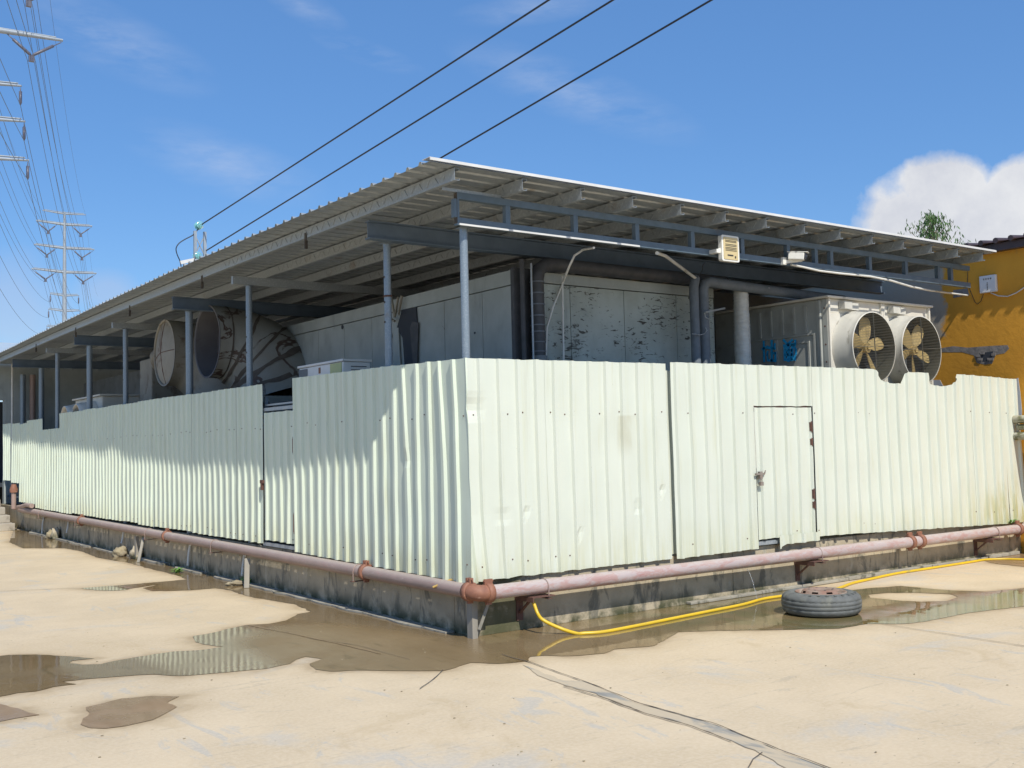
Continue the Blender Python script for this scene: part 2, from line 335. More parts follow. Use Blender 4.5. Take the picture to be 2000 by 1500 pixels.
M['rust']=simple('rust_orange_iron',(.30,.135,.08),(.22,.095,.06),14,.65,bump=.5,bscale=30,dirt=(.5,.3,.22),dscale=9,dth=(.6,.7))
M['latch']=simple('rusty_grey_iron',(.20,.15,.12),(.27,.24,.21),18,.7)
M['rustd']=simple('dark_rust',(.10,.05,.04),(.14,.07,.05),14,.8,bump=.4)
M['hose']=simple('yellow_hose',(.72,.47,.02),(.62,.42,.03),6,.4,dirt=(.35,.3,.1),dscale=5,dth=(.62,.72))
M['bamboo']=simple('yellow_stick',(.60,.40,.12),(.5,.33,.1),20,.6)
M['rubber']=simple('dusty_tyre_rubber',(.15,.155,.145),(.095,.10,.095),8,.75,bump=.5,bscale=35,dirt=(.17,.17,.14),dscale=6,dth=(.5,.75))
M['rim']=simple('rusty_rim',(.24,.13,.09),(.30,.24,.19),5,.7,bump=.3,dirt=(.36,.32,.25),dscale=4,dth=(.55,.7))
M['rock']=simple('limestone_rock',(.38,.32,.20),(.22,.18,.12),5,.9,bump=.9,bscale=9,bd=.03)
M['wood']=simple('weathered_timber',(.34,.31,.25),(.26,.24,.2),7,.85,st=(1,1,.2),dirt=(.12,.13,.09))
M['pvc']=simple('white_pvc',(.70,.70,.66),(.6,.6,.56),6,.5,dirt=(.35,.33,.25))
M['moss']=simple('mossy_old_pvc',(.46,.44,.35),(.36,.34,.25),5,.7,dirt=(.14,.14,.07),dscale=6,dth=(.48,.62))
M['leaf']=simple('green_leaf',(.07,.16,.03),(.045,.10,.025),9,.6,bump=0)
M['weed']=simple('weed_leaf',(.16,.32,.05),(.08,.19,.03),9,.6,bump=0)
M['bark']=simple('pale_bark',(.28,.24,.19),(.2,.17,.13),7,.85)
M['pylon']=simple('pylon_zinc',(.34,.38,.41),(.28,.32,.36),3,.45,.2)
M['wireb']=simple('aluminium_conductor',(.10,.14,.20),(.08,.12,.18),3,.5,.2,bump=0)
M['cable']=simple('black_cable',(.012,.02,.035),(.02,.025,.035),5,.5,bump=0)
M['ins']=simple('dark_insulator',(.09,.09,.12),(.12,.12,.15),5,.4,bump=0)
k=Mt('teal_glass',.08); k.color((.30,.62,.62)); k.b.inputs['Transmission Weight'].default_value=.55; M['glass']=k.m
M['lamp']=simple('floodlight_back',(.62,.50,.26),(.56,.46,.25),12,.45)
M['lampw']=simple('floodlight_rim',(.78,.77,.70),(.7,.69,.63),12,.4)
M['ink']=simple('dark_ink',(.03,.03,.03),(.05,.05,.05),30,.7,bump=0)
M['step']=simple('step_concrete',(.42,.38,.31),(.35,.31,.25),5,.9,dirt=(.2,.18,.14),dscale=4)
M['strip']=simple('bitumen_patch',(.36,.34,.29),(.26,.25,.22),6,1.0,st=(1.5,.5,1),dirt=(.52,.43,.30),dscale=4,dth=(.40,.52),spec=.1)
M['crack']=simple('dark_joint',(.09,.07,.05),(.14,.11,.08),10,.9,bump=0)
M['foot']=simple('footing_concrete',(.37,.345,.28),(.29,.27,.22),6,.85,dirt=(.1,.1,.07),dscale=4,dth=(.52,.65))

# ------------------------------------------------------------------ ground
WETS=[]
def rough_outline(px,amp=.02,step=.06,jag=True):
    pts=[P(x,y,2,0) for x,y in px]; outp=[]
    for i in range(len(pts)):
        a,b=pts[i],pts[(i+1)%len(pts)]; L=(b-a).length; n=max(1,int(L/step)); nrm=Vector((-(b-a).y,(b-a).x,0)).normalized()
        for k in range(n):
            q=a.lerp(b,k/n); t=min(1,min(k,n-k)*step/.1+.3)
            q=q+nrm*amp*t*(noise.noise(q*7)+.6*noise.noise(q*19)) if jag else q; outp.append(q)
    WETS.append(outp); return outp
def flat_poly(name,outer,holes,z,mat,**kw):
    import bmesh
    bm=bmesh.new(); eds=[]
    for lp in [outer]+holes:
        vs=[bm.verts.new((p.x,p.y,z)) for p in lp]
        for i in range(len(vs)): eds.append(bm.edges.new((vs[i],vs[(i+1)%len(vs)])))
    bmesh.ops.triangle_fill(bm,use_beauty=True,use_dissolve=False,edges=eds,normal=(0,0,1))
    for f in bm.faces:
        if f.normal.z<0: f.normal_flip()
    me=bpy.data.meshes.new(name); bm.to_mesh(me); bm.free(); me.materials.append(mat)
    o=bpy.data.objects.new(name,me); COL.objects.link(o)
    for a,b in kw.items(): o[a]=b
    return o
main=[(27,1035),(18,1059),(45,1071),(126,1071),(159,1077),(192,1090),(249,1099),(300,1113),(345,1124),(366,1132),(300,1138),(240,1143),(200,1146),(156,1149),(185,1153),(215,1154),(240,1153),(262,1149),(300,1143),(316,1141),(279,1149),(300,1155),(375,1153),(420,1149),(450,1153),(480,1164),(528,1173),(574,1180),(607,1195),(581,1200),(560,1212),(525,1219),(483,1221),(448,1228),(413,1237),(378,1243),(381,1253),(395,1259),(437,1264),(385,1271),(340,1273),(297,1279),(227,1291),(196,1298),(160,1299),(134,1296),(142,1291),(185,1287),(140,1283),(70,1279),(17,1280),(-60,1288),(-150,1302),(-210,1330),(-170,1362),(-70,1378),(0,1361),(35,1354),(70,1351),(105,1342),(150,1337),(122,1332),(180,1326),(245,1321),(297,1318),(350,1321),(395,1318),(472,1311),(518,1307),(567,1297),(580,1288),(597,1283),(630,1288),(605,1297),(616,1308),(647,1312),(700,1310),(800,1311),(866,1311),(890,1305),(920,1295),(974,1297),(1033,1292),(1036,1283),(1064,1281),(1115,1282),(1181,1277),(1200,1269),(1277,1262),(1310,1244),(1325,1235),(1400,1232),(1520,1231),(1640,1228),(1694,1219),(1760,1219),(1805,1215),(1850,1206),(1895,1197),(2000,1185),(2080,1172),(2080,1142),(2000,1149),(1925,1156),(1850,1153),(1760,1145),(1700,1149),(1655,1154),(1600,1151),(1574,1146)]
base=[P(1574,1146,2,0)]
out_=rough_outline(main,.022)
out_+= [Vector((2.5,.06,0)),Vector((.08,.06,0)),Vector((.08,17.5,0))]
hole=rough_outline([(1694,1162),(1736,1158),(1790,1158),(1856,1161),(1871,1167),(1850,1174),(1800,1176),(1760,1174),(1700,1168)],.015)
flat_poly('puddle_water',out_,[hole],.004,M['wet'],kind='structure')
for nm,px in (('a',[(157,1416),(175,1423),(206,1424),(245,1419),(297,1407),(325,1393),(346,1381),(325,1374),(350,1361),(297,1360),(238,1365),(199,1375),(168,1382),(175,1393)]),
              ('b',[(-60,1378),(0,1376),(35,1384),(56,1393),(78,1397),(35,1403),(0,1410),(-50,1416),(-110,1408),(-115,1392)]),
              ('c',[(1905,1092),(1935,1086),(2000,1080),(2060,1076),(2060,1104),(2000,1107),(1950,1102)])):
    flat_poly('damp_patch',rough_outline(px,.02),[],.004,M['damp'],kind='structure')
flat_poly('repair_strip',(lambda o:(WETS.pop(),o)[1])(rough_outline([(1020,1298),(1100,1330),(1139,1331),(1172,1344),(1250,1376),(1330,1394),(1400,1419),(1450,1436),(1520,1466),(1600,1497),(1760,1560),(1640,1560),(1500,1480),(1430,1448),(1340,1415),(1262,1394),(1200,1370),(1150,1352),(1105,1340),(1050,1320)],.02)),[],.004,M['strip'],kind='structure')
def crack(px,wd,z=.0085,mat=None):
    pts=[P(x,y,2,0) for x,y in px]; L=[];Rr=[]
    for i in range(len(pts)-1):
        a,b=pts[i],pts[i+1]; n=max(2,int((b-a).length/.05)); nr=Vector((-(b-a).y,(b-a).x,0)).normalized()
        for k in range(n+(i==len(pts)-2)):
            q=a.lerp(b,k/n)+nr*.012*noise.noise(a.lerp(b,k/n)*6); ww=wd*(.5+.8*abs(noise.noise(q*9+Vector((4,0,0)))))
            L.append(q+nr*ww); Rr.append(q-nr*ww)
    mb=MB(); n=len(L); mb.add([(p.x,p.y,z) for p in L]+[(p.x,p.y,z) for p in Rr],[(i,n+i,n+i+1,i+1) for i in range(n-1)])
    obj('concrete_joint',mb,mat or M['crack'],kind='structure')
crack([(980,1280),(1031,1294),(1140,1332),(1250,1376),(1400,1417),(1520,1466),(1640,1510),(1760,1558)],.007)
crack([(1724,1220),(1850,1240),(2000,1263),(2200,1300)],.006)
crack([(-40,1159),(0,1156),(80,1152),(158,1149)],.008)
crack([(866,1310),(850,1325),(820,1347)],.005)
crack([(1100,1342),(1170,1362),(1262,1396),(1340,1417),(1430,1450)],.007)
crack([(483,1222),(560,1237),(620,1250),(680,1263),(745,1279)],.010,mat=M['damp']); crack([(600,1248),(700,1262),(800,1290)],.004,mat=M['crack'])
crack([(1490,1472),(1470,1485),(1461,1502)],.005)
import numpy as np
def rng(a,b,st): return list(np.arange(a,b-1e-6,st))
gx=[-300,-60,-20,-11]+rng(-8,9,.06)+[9,14,40,300]; gy=[-300,-60,-20,-11,-7]+rng(-4.5,3,.06)+rng(3,18,.16)+[18,25,60,300]
X_,Y_=np.meshgrid(np.array(gx,dtype=float),np.array(gy,dtype=float),indexing='ij'); Q=np.stack([X_.ravel(),Y_.ravel()],1); dist=np.full(len(Q),9.0)
OUTL=np.array([(p.x,p.y) for o_ in WETS for p in o_])
sel=np.where((Q[:,0]>-9)&(Q[:,0]<10)&(Q[:,1]>-5)&(Q[:,1]<19))[0]
for c0 in range(0,len(sel),4000):
    ii=sel[c0:c0+4000]; dd=((Q[ii][:,None,:]-OUTL[None,:,:])**2).sum(2).min(1)**.5; dist[ii]=dd
ny=len(gy); me=bpy.data.meshes.new('ground')
me.from_pydata([(float(a),float(b),0.0) for a,b in Q],[],[(i*ny+j,(i+1)*ny+j,(i+1)*ny+j+1,i*ny+j+1) for i in range(len(gx)-1) for j in range(ny-1)])
at=me.attributes.new('damp','FLOAT','POINT'); at.data.foreach_set('value',dist.astype(np.float32)); me.materials.append(M['concrete'])
gr=bpy.data.objects.new('ground',me); COL.objects.link(gr); gr['kind']='structure'
mb=MB()
for i in range(160):
    x,y=random.uniform(-60,2060),1160+340*random.random()**.8
    q=P(x,y,2,0)
    if q.x>-.1 and q.y>-.1: continue
    s=random.choice((.002,.003,.003,.004,.005,.009)); a=random.uniform(0,6.3)
    mb.blob((q.x,q.y,.004),s,(1,random.uniform(.3,.8),.35),.4,i,4,sm=False)
obj('ground_debris',mb,M['rock'],kind='stuff',label='small chips of grit and dry leaf scattered over the concrete yard',cat='debris')

# ------------------------------------------------------------------ plinth and floor slab
t=empty('concrete_plinth',(0,0,0),'low stained concrete plinth wall under the corrugated fence','plinth')
mb=MB()
for a,b in ((0.03,3.3),(3.306,6.4),(6.406,9.04)): mb.box(a,b,0,.3,0,.50)
for a,b in ((0.306,5.0),(5.006,9.6),(9.606,14.2),(14.206,20.9)): mb.box(.03,.33,a,b,0,.50)
obj('wall',mb,M['plinth'],t,bevel=.008)
mb=MB(); mb.box(.335,9.04,.305,20.9,.02,.44); obj('floor_slab',mb,M['greyw'],t)
y=.3
while y<17.0:
    L=random.uniform(1.0,2.4); y2=min(17.4,y+L); n=int((y2-y)/.08)+2
    edge=[(-.02-.10*abs(noise.noise(Vector((y+(y2-y)*k/n,3,0))*1.4))*min(1,min(k,n-k)*.5)-.05,y+(y2-y)*k/n) for k in range(n+1)]
    h=random.uniform(.012,.022)
    obj('footing',MB().prism([(.028,y2,.005)]+[(.028,y,.005)]+[(a,b,.005) for a,b in edge],(0,0,h)),M['foot'],t); y=y2+random.choice((.01,.01,.25,.5))
mb=MB(); x=2.6
while x<8.8:
    L=random.uniform(1.0,1.9); mb.box(x,min(8.9,x+L)-.015,-random.uniform(.05,.08),-.001,.005,random.uniform(.03,.05)); x+=L
obj('footing',mb,M['foot'],t,bevel=.006)

# ------------------------------------------------------------------ corrugated fence
PITCH=.2085
def prof(u,ph):
    q=((u-ph)/PITCH)%1*PITCH; d=abs(q-PITCH/2)
    if d<.017: return .026
    if d<.031: return .026*(.031-d)/.014
    return 0
LAST={}
def sheet(face,u0,u1,zt,zb,ph,off=0,extra=(),seed=0,thing=None,mat=None,name='metal_sheet',nz=16,lean=0,bend=None,screws=True,label=None):
    us={round(u0,4),round(u1,4)}
    k0=int((u0-ph)/PITCH)-1
    for k in range(k0,int((u1-ph)/PITCH)+2):
        c=ph+k*PITCH+PITCH/2
        for d in (-.031,-.017,.017,.031,.104,-.0695,.0695):
            if u0<c+d<u1: us.add(round(c+d,4))
    for e in extra:
        if u0<e<u1: us.add(round(e,4))
    us=sorted(us); vs=[];
    def pt(u,z,o=0):
        r=prof(u,ph); q=Vector((u*.9,z*.8,face*7))
        wv=.012*noise.noise(q)+.006*noise.noise(q*3)
        du=lean*(1.4-z)+.002*noise.noise(Vector((z*1.1,seed*5.0,1)))
        oo=r+wv+off+o; uu=u+du
        if bend:
            a,b=bend(u,z); oo+=a; uu+=b
        return Vector((uu,-.035-oo,z)) if face==0 else Vector((-.017-oo,uu,z))
    for u in us:
        a,b=zb(u),zt(u); b+=.006*noise.noise(Vector((u*6,seed,2))); a+=.010*noise.noise(Vector((u*7,seed,9)))
        for j in range(nz+1): vs.append(pt(u,a+(b-a)*j/nz))
    n=nz+1; fs=[]
    for i in range(len(us)-1):
        for j in range(nz):
            q=(i*n+j,(i+1)*n+j,(i+1)*n+j+1,i*n+j+1)
            fs.append(q if face==0 else tuple(reversed(q)))
    LAST[seed]=(pt,u0,u1,zb,zt)
    mb=MB(); mb.add(vs,fs,0)
    if screws:
        u=u0+.06
        while u<u1-.03:
            for z in ((1.93,.62) if random.random()<.8 else (1.93,)):
                zz=z+random.uniform(-.02,.02)
                if zb(u)+.03<zz<zt(u)-.03 and prof(u,ph)==0:
                    c=pt(u,zz); nrm=Vector((0,-1,0)) if face==0 else Vector((-1,0,0)); mb.cyl(c,c+nrm*.006,.0065,6,1)
            u+=random.choice((.17,.21,.36,.42))
    o=obj(name,mb,[mat or M['fence'],M['rustd']],thing,label=label)
    return o
fr=empty('corrugated_fence',(4.5,-.03,.45),'sunlit pale green corrugated metal fence on the right with a small door','fence')
C=lambda v:(lambda u:v)
def lin(a,va,b,vb): return lambda u: va+(vb-va)*(u-a)/(b-a)
def benda(u,z):      # crumpled sheet end at the corner
    o=0;d=0
    if z<1.06: k=max(0,1-u/.42); o+=.06*k*(1.06-z); d+=.03*k*(1.06-z)
    k=max(0,1-abs(z-1.98)/.12)*max(0,1-u/.2); o-=.035*k
    k=max(0,1-abs(z-1.02)/.05)*max(0,1-abs(u-.33)/.12); o-=.02*k
    for cu,cz in ((.58,1.03),(1.95,1.02),(2.28,1.15),(1.2,.8)):
        k=max(0,1-math.hypot((u-cu)/.05,(z-cz)/.05)); o-=.022*k
    d+=.03*max(0,(1.4-z))*max(0,1-u/2.4)
    return o,d
ZR=lin(0,2.412,2.42,2.425)
sheet(0,-.005,.86,ZR,C(.482),.02,0,(.05,.1,.15,.25,.3,.36),1,fr,bend=benda,nz=34)
sheet(0,.845,1.70,ZR,C(.482),.02,.003,(1.2,),2,fr,bend=benda,nz=34)
sheet(0,1.685,2.388,ZR,C(.480),.02,.0,(1.95,2.28),3,fr,bend=benda,nz=34)
# next run stands 3 cm proud of the first
ZR2=lin(2.4,2.438,5.8,2.446)
sheet(0,2.30,2.52,C(2.36),C(.52),.10,-.034,(),16,fr,screws=False)
sheet(0,2.428,3.06,ZR2,lin(2.4,.478,3.66,.486),.10,.028,(),4,fr)
sheet(0,3.05,3.645,ZR2,lin(2.4,.478,3.66,.486),.10,.030,(),5,fr)
sheet(0,3.60,4.62,ZR2,C(2.0),.10,.028,(),6,fr,nz=6)
sheet(0,4.595,5.42,ZR2,lin(4.5,.545,5.4,.53),.10,.031,(),7,fr)
notch=[(5.42,2.446),(5.80,2.443),(5.86,2.40),(5.936,2.322),(6.0,2.30),(6.066,2.286),(6.20,2.276),(6.327,2.278),(6.37,2.33),(6.42,2.40),(6.466,2.425),(6.88,2.421),(6.90,2.35),(6.936,2.286),(7.05,2.265),(7.205,2.257),(7.438,2.28),(7.50,2.33),(7.541,2.388),(7.56,2.42),(8.3,2.40),(9.0,2.374)]
def nz_(u):
    if u<=notch[0][0]: return notch[0][1]
    for (a,va),(b,vb) in zip(notch,notch[1:]):
        if a<=u<=b: return va+(vb-va)*(u-a)/(b-a)
    return notch[-1][1]
nx=[a for a,b in notch]
sheet(0,5.405,6.24,nz_,lin(5.4,.525,9,.425),.10,.028,nx,8,fr)
sheet(0,6.225,7.06,nz_,lin(5.4,.525,9,.425),.10,.031,nx,9,fr)
sheet(0,7.045,7.88,nz_,lin(5.4,.525,9,.425),.10,.028,nx,10,fr)
sheet(0,7.865,8.66,nz_,lin(5.4,.525,9,.425),.10,.031,nx,11,fr)
def bende(u,z): return (0,(.16*(1.9-z) if z<1.9 else 0)*max(0,(u-8.5)/.5)*.6)
sheet(0,8.645,8.985,nz_,lin(5.4,.525,9,.425),.10,.028,nx,12,fr,bend=bende,label='last sheet, streaked yellow green near its foot')
sheet(0,3.95,4.66,C(.60),lambda u:.50-.04*max(0,(4.1-u)/.15),.10,.036,(4.1,4.0),14,fr,nz=3,screws=False,name='torn_strip')
# fence frame behind
for z in (.66,1.96): obj('rail',MB().box(.02,8.95,.012,.05,z-.02,z+.02),M['truss'],fr)
obj('flap',MB().prism([(8.95,-.01,2.37),(9.03,-.02,2.36),(9.035,-.02,1.86),(8.98,-.01,1.86)],(0,.003,0)),M['fence'],fr)
# door
dr=obj('door',(lambda mb:mb)(MB()),M['fence'],fr) if False else sheet(0,3.662,4.58,C(1.985),C(.578),.10,.022,(),15,fr,name='door',label='narrow sheet metal door')
mb=MB(); mb.box(3.60,4.62,-.052,-.047,1.985,2.004); obj('door_edge',mb,M['rustd'],fr)
for z in (1.77,1.60,1.02,.90):
    mb=MB(); h=.05 if z in(1.77,1.02) else .035; mb.box(4.556,4.586,-.085,-.062,z-h,z+h); mb.cyl((4.571,-.088,z-h-.01),(4.571,-.088,z+h+.01),.008,8); obj('hinge',mb,M['rustd'],dr)
mb=MB(); mb.box(3.60,3.74,-.105,-.085,1.265,1.283); mb.box(3.66,3.70,-.108,-.075,1.22,1.30); mb.cyl((3.74,-.10,1.275),(3.755,-.10,1.31),.006,6)
mb.tube([(3.67,-.10,1.23),(3.67,-.10,1.17),(3.69,-.10,1.17),(3.69,-.10,1.23)],.004,6); mb.box(3.655,3.705,-.112,-.09,1.15,1.19); obj('latch',mb,M['latch'],dr)
obj('door_post',MB().box(3.59,3.64,.0,.05,.5,2.4),M['truss'],fr); obj('door_post',MB().box(4.60,4.64,.0,.05,.5,2.4),M['truss'],fr)
obj('sill',MB().box(3.60,4.2,-.05,.02,.515,.555),M['galv'],fr)

fl=empty('corrugated_fence',(-.005,10,.5),'half shaded pale green corrugated metal fence on the left, running back to the steps','fence')
def bendl(u,z):
    o=0;d=0
    k=max(0,1-u/.5); o+=.05*k*max(0,1.2-z); d-=.10*k*max(0,2.4-z)*.5
    for c,a in ((.95,.055),(.3,.05)): d-=a*max(0,1-abs(u-c)/.12)*(math.sin(z*1.6)-.3)
    k=max(0,1-math.hypot((u-1.0)/.07,(z-1.55)/.05)); o-=.03*k
    return o,d
LT=[(0,2.412),(1.34,2.440),(3.47,2.468)]
def lt(u):
    for (a,va),(b,vb) in zip(LT,LT[1:]):
        if u<=b: return va+(vb-va)*(u-a)/(b-a)
    return 2.468
LBf=lin(0,.468,3.5,.50)
us=[0,.62,1.45,2.28,2.9,3.50]
for i in range(5): sheet(1,us[i]-.01,us[i+1],lt,LBf,.06,.0+.004*(i%2),(),20+i,fl,mat=M['fencel'],bend=bendl if i<2 else None,nz=30 if i<2 else 16)
ed=4.44; i=0
mb=MB(); p1,a1,_,_,_=LAST[1]; p2,a2,_,_,_=LAST[20]; vs=[]
for j in range(41):
    z=.470+(2.415-.470)*j/40; A=p2(a2,z); B=p1(a1,z); vs+=[A+Vector((-.001,-.0,0)),(A+B)/2+Vector((-.012,-.012,0)),B+Vector((0,-.001,0))]
mb.add(vs,[(j*3+q,j*3+q+1,(j+1)*3+q+1,(j+1)*3+q) for j in range(40) for q in (0,1)]); obj('corner_fold',mb,M['fencel'],fl)
tops=lin(4.4,2.462,14.5,2.484); bots=lin(4.5,.545,16.7,.545)
def bends(u,z): return (0,0)
while ed<14.53:
    nx2=min(14.53,ed+.834); 
    if 14.53-nx2<.3: nx2=14.53
    hh=random.uniform(-.008,.008)
    sheet(1,ed-.012,nx2,(lambda h:lambda u:tops(u)+h)(hh),(lambda h:lambda u:bots(u)+h)(random.uniform(-.012,.012)),.06,.004*(i%2),(),30+i,fl,mat=M['fencel'],lean=random.uniform(-.006,.006))
    ed=nx2; i+=1
sheet(1,14.52,15.35,C(2.20),bots,.06,.0,(),50,fl,mat=M['fencel']); sheet(1,15.34,16.135,C(2.20),bots,.06,.004,(),51,fl,mat=M['fencel'])
sheet(1,16.125,16.75,C(2.44),C(.55),.06,.0,(),52,fl,mat=M['fencel'])
sheet(1,16.74,17.5,C(2.44),C(.62),.06,.004,(),53,fl,mat=M['fencel'],lean=.02)
sheet(1,17.5,18.4,lin(17.5,2.40,18.4,2.38),C(.63),.06,.0,(),54,fl,mat=M['fencel'],lean=-.03)
sheet(1,18.39,19.2,C(2.42),C(1.05),.06,.004,(),55,fl,mat=M['fencel'],lean=.02)
sheet(1,19.19,20.1,C(2.44),C(1.10),.06,.03,(),56,fl,mat=M['fencel'],lean=-.04)
for z in (.72,2.06): 
    obj('rail',MB().box(.035,.075,.05,3.50,z-.02,z+.02),M['truss'],fl); obj('rail',MB().box(.035,.075,4.46,20.0,z-.02,z+.02),M['truss'],fl)
for yy in (3.50,4.46,8.8,13.0,17.2): obj('fence_post',MB().box(.035,.075,yy-.0,yy+.04,.5,2.3),M['truss'],fl)
g=sheet(1,3.555,4.415,C(2.105),C(.585),.06,-.012,(),60,fl,mat=M['fencel'],name='gate',label='narrow sheet metal gate with a gap above it',bend=lambda u,z:(.03*max(0,1-abs(u-3.7)/.1)*max(0,(1.2-z)),0))
obj('hinge',MB().box(-.03,-.005,3.515,3.55,.72,.92).cyl((-.025,3.53,.70),(-.025,3.53,.94),.009,8),M['rust'],g)
obj('hinge',MB().box(-.03,-.005,3.515,3.55,1.62,1.78).cyl((-.025,3.53,1.60),(-.025,3.53,1.80),.009,8),M['rustd'],g)
obj('latch',MB().box(-.055,-.02,4.36,4.44,1.26,1.30).box(-.06,-.03,4.38,4.41,1.18,1.30),M['rustd'],g)
for q_ in ((.0,.04,3.50,4.46,2.125,2.165),(-.01,.03,3.50,4.46,.515,.555),(.03,.06,3.5,4.46,2.19,2.21)): obj('gate_rail',MB().box(*q_),M['galv'],fl)

# ------------------------------------------------------------------ canopy: roof sheet, purlins, truss, beams, columns
cn=empty('metal_canopy',(4,10,.44),'lean-to canopy of zinc corrugated roofing on purlins, truss and round steel posts','canopy')
BY=[-.36,2,5,9.5,14,18.5,21.2]; BX=[-.54,-.57,-.57,-.52,-.48,-.44,-.42]; BZ=[4.0,4.01,4.035,4.045,4.03,4.0,3.98]
def ip(y,B):
    for i in range(len(BY)-1):
        if y<=BY[i+1]: return B[i]+(B[i+1]-B[i])*(y-BY[i])/(BY[i+1]-BY[i])
    return B[-1]
RX=8.12
mb=MB(); ys=[]; y=-.36
while y<21.1:
    for d in (0,.052,.104,.125,.143,.165,.183): 
        if y+d<21.15: ys.append((y+d,.027 if d in(.143,.165) else 0))
    y+=.208
rows=[0,.02,.25,.5,.75,1]; vs=[]
for yy,h in ys:
    x0=ip(yy,BX)+.008*noise.noise(Vector((yy*1.3,0,0)))
    for r in rows:
        x=x0+(RX-x0)*r; dz=.008*noise.noise(Vector((x*.8,yy*.8,3)))
        if r<.03: dz+=.006*noise.noise(Vector((yy*9,1,1)))
        vs.append((x,yy,ip(yy,BZ)+h+dz-.03*(x-x0)*0))
n=len(rows); fs=[(i*n+j,i*n+j+1,(i+1)*n+j+1,(i+1)*n+j) for i in range(len(ys)-1) for j in range(n-1)]
mb.add(vs,fs); obj('roof_sheet',mb,M['roof'],cn)
mb=MB(); mb.box(-.545,RX,-.372,-.361,4.008,4.03); mb.box(-.545,RX,-.361,-.24,4.032,4.036); obj('edge_flashing',mb,M['rooft'],cn)
px_=[-.28,.43,1.10,1.74,2.38,3.02,3.65,4.28,4.90,5.50,6.12,6.70,7.28,7.86]
for i,x in enumerate(px_):
    mb=MB(); a=-.33
    Y=[a,2,5,9.5,14,18.5,21]
    for (x0,x1,z0,z1) in ((x-.003,x,-.118,-.012),(x,x+.045,-.015,-.012),(x,x+.045,-.118,-.115),(x+.042,x+.045,-.115,-.10),(x+.042,x+.045,-.03,-.015)):
        vs=[]; 
        for yy in Y:
            z=ip(yy,BZ); vs+=[(x0,yy,z+z0),(x1,yy,z+z0),(x1,yy,z+z1),(x0,yy,z+z1)]
        fs=[(0,1,2,3),(len(vs)-1,len(vs)-2,len(vs)-3,len(vs)-4)]
        for k in range(len(Y)-1):
            for q in range(4): fs.append((k*4+q,(k+1)*4+q,(k+1)*4+(q+1)%4,k*4+(q+1)%4))
        mb.add(vs,fs)
    for k in range(40 if i<9 else 20):      # pressed V marks on the web
        yy=-.2+k*.13
        if yy>6: break
        z=ip(yy,BZ)-.065; s=1 if k%2 else -1
        mb.bar((x-.004,yy,z-.03*s),(x-.004,yy+.05,z+.03*s),.004,.008,0,(1,0,0))
    obj('purlin',mb,M['galv'],cn)
for k,(yy) in enumerate((2.55,5.7,8.9,12.2,15.4)):      # purlin ties hanging from the outer purlin
    obj('purlin_cleat',MB().box(-.29,-.283,yy,yy+.05,3.86,3.95).box(-.30,-.27,yy+.01,yy+.03,3.78,3.87),M['burn'],cn)
tp=obj('truss',MB().box(-.055,8.08,-.015,.04,3.585,3.650).box(-.055,8.08,-.015,.04,3.815,3.875),M['truss'],cn)
for x in [P(a,480,1,0).x for a in (892,992,1124,1244,1352,1449,1538,1592,1622,1697,1767,1830,1855)]:
    obj('truss_post',MB().box(x-.025,x+.028,-.012,.037,3.651,3.814),M['truss'],tp)
obj('truss_sunlit_strip',MB().box(-.04,2.1,-.026,-.016,3.582,3.598),M['rooft'],tp)  # white strip stands in for sunlight along the lower chord edge
obj('weld_patch',MB().box(-.058,-.0555,-.014,.036,3.6,3.87),M['burn'],tp)
for i,yy in enumerate((1.42,7.25,12.8,18.4)):
    obj('beam',MB().box(-.17,8.2,yy-.005,yy+.005,3.71,3.86).box(-.17,8.2,yy-.05,yy+.05,3.695,3.709).box(-.17,8.2,yy-.05,yy+.05,3.861,3.874),M['beam'],cn)
for yy in (5.1,10.5,15.3):
    obj('rafter',MB().box(-.12,3.2,yy-.03,yy+.03,3.765,3.865),M['galv'],cn)
obj('rafter',MB().box(-.20,.45,-.0,.05,3.877,3.905),M['galv'],cn)
cols=[(P(905,447,1,.1).x,.10,.037,3.585),(.10,1.52,.037,3.69),(.10,5.1,.040,3.76),(.10,7.34,.052,3.69),(.10,10.5,.042,3.76),(.10,12.8,.052,3.69),(.10,15.3,.042,3.76),(.45,18.4,.06,3.69)]
for j,(x,y,r,z) in enumerate(cols):
    mb=MB(); mb.cyl((x,y,.44),(x,y,z-.004),r,18); mb.box(x-.055,x+.055,y-.045,y+.045,z-.003,z-.0005)
    if j in (1,4,2): 
        for zz in (2.9,3.1,3.35): mb.cyl((x-r-.004,y,zz),(x-r+.01,y,zz),.012,8,1)
    if j in (1,4,6): mb.tube([(x,y,2.58),(x,y,2.60)],r+.005,18); mb.tube([(x,y,2.61),(x,y,2.62)],r+.004,18)
    obj('post',mb,[M['post'],M['burn']],cn)
obj('tie_wire',MB().tube([(.10+.042*math.cos(a/3),1.52+.042*math.sin(a/3),3.15+.02*(a/60)) for a in range(60)],.003,5),M['rustd'],cn)

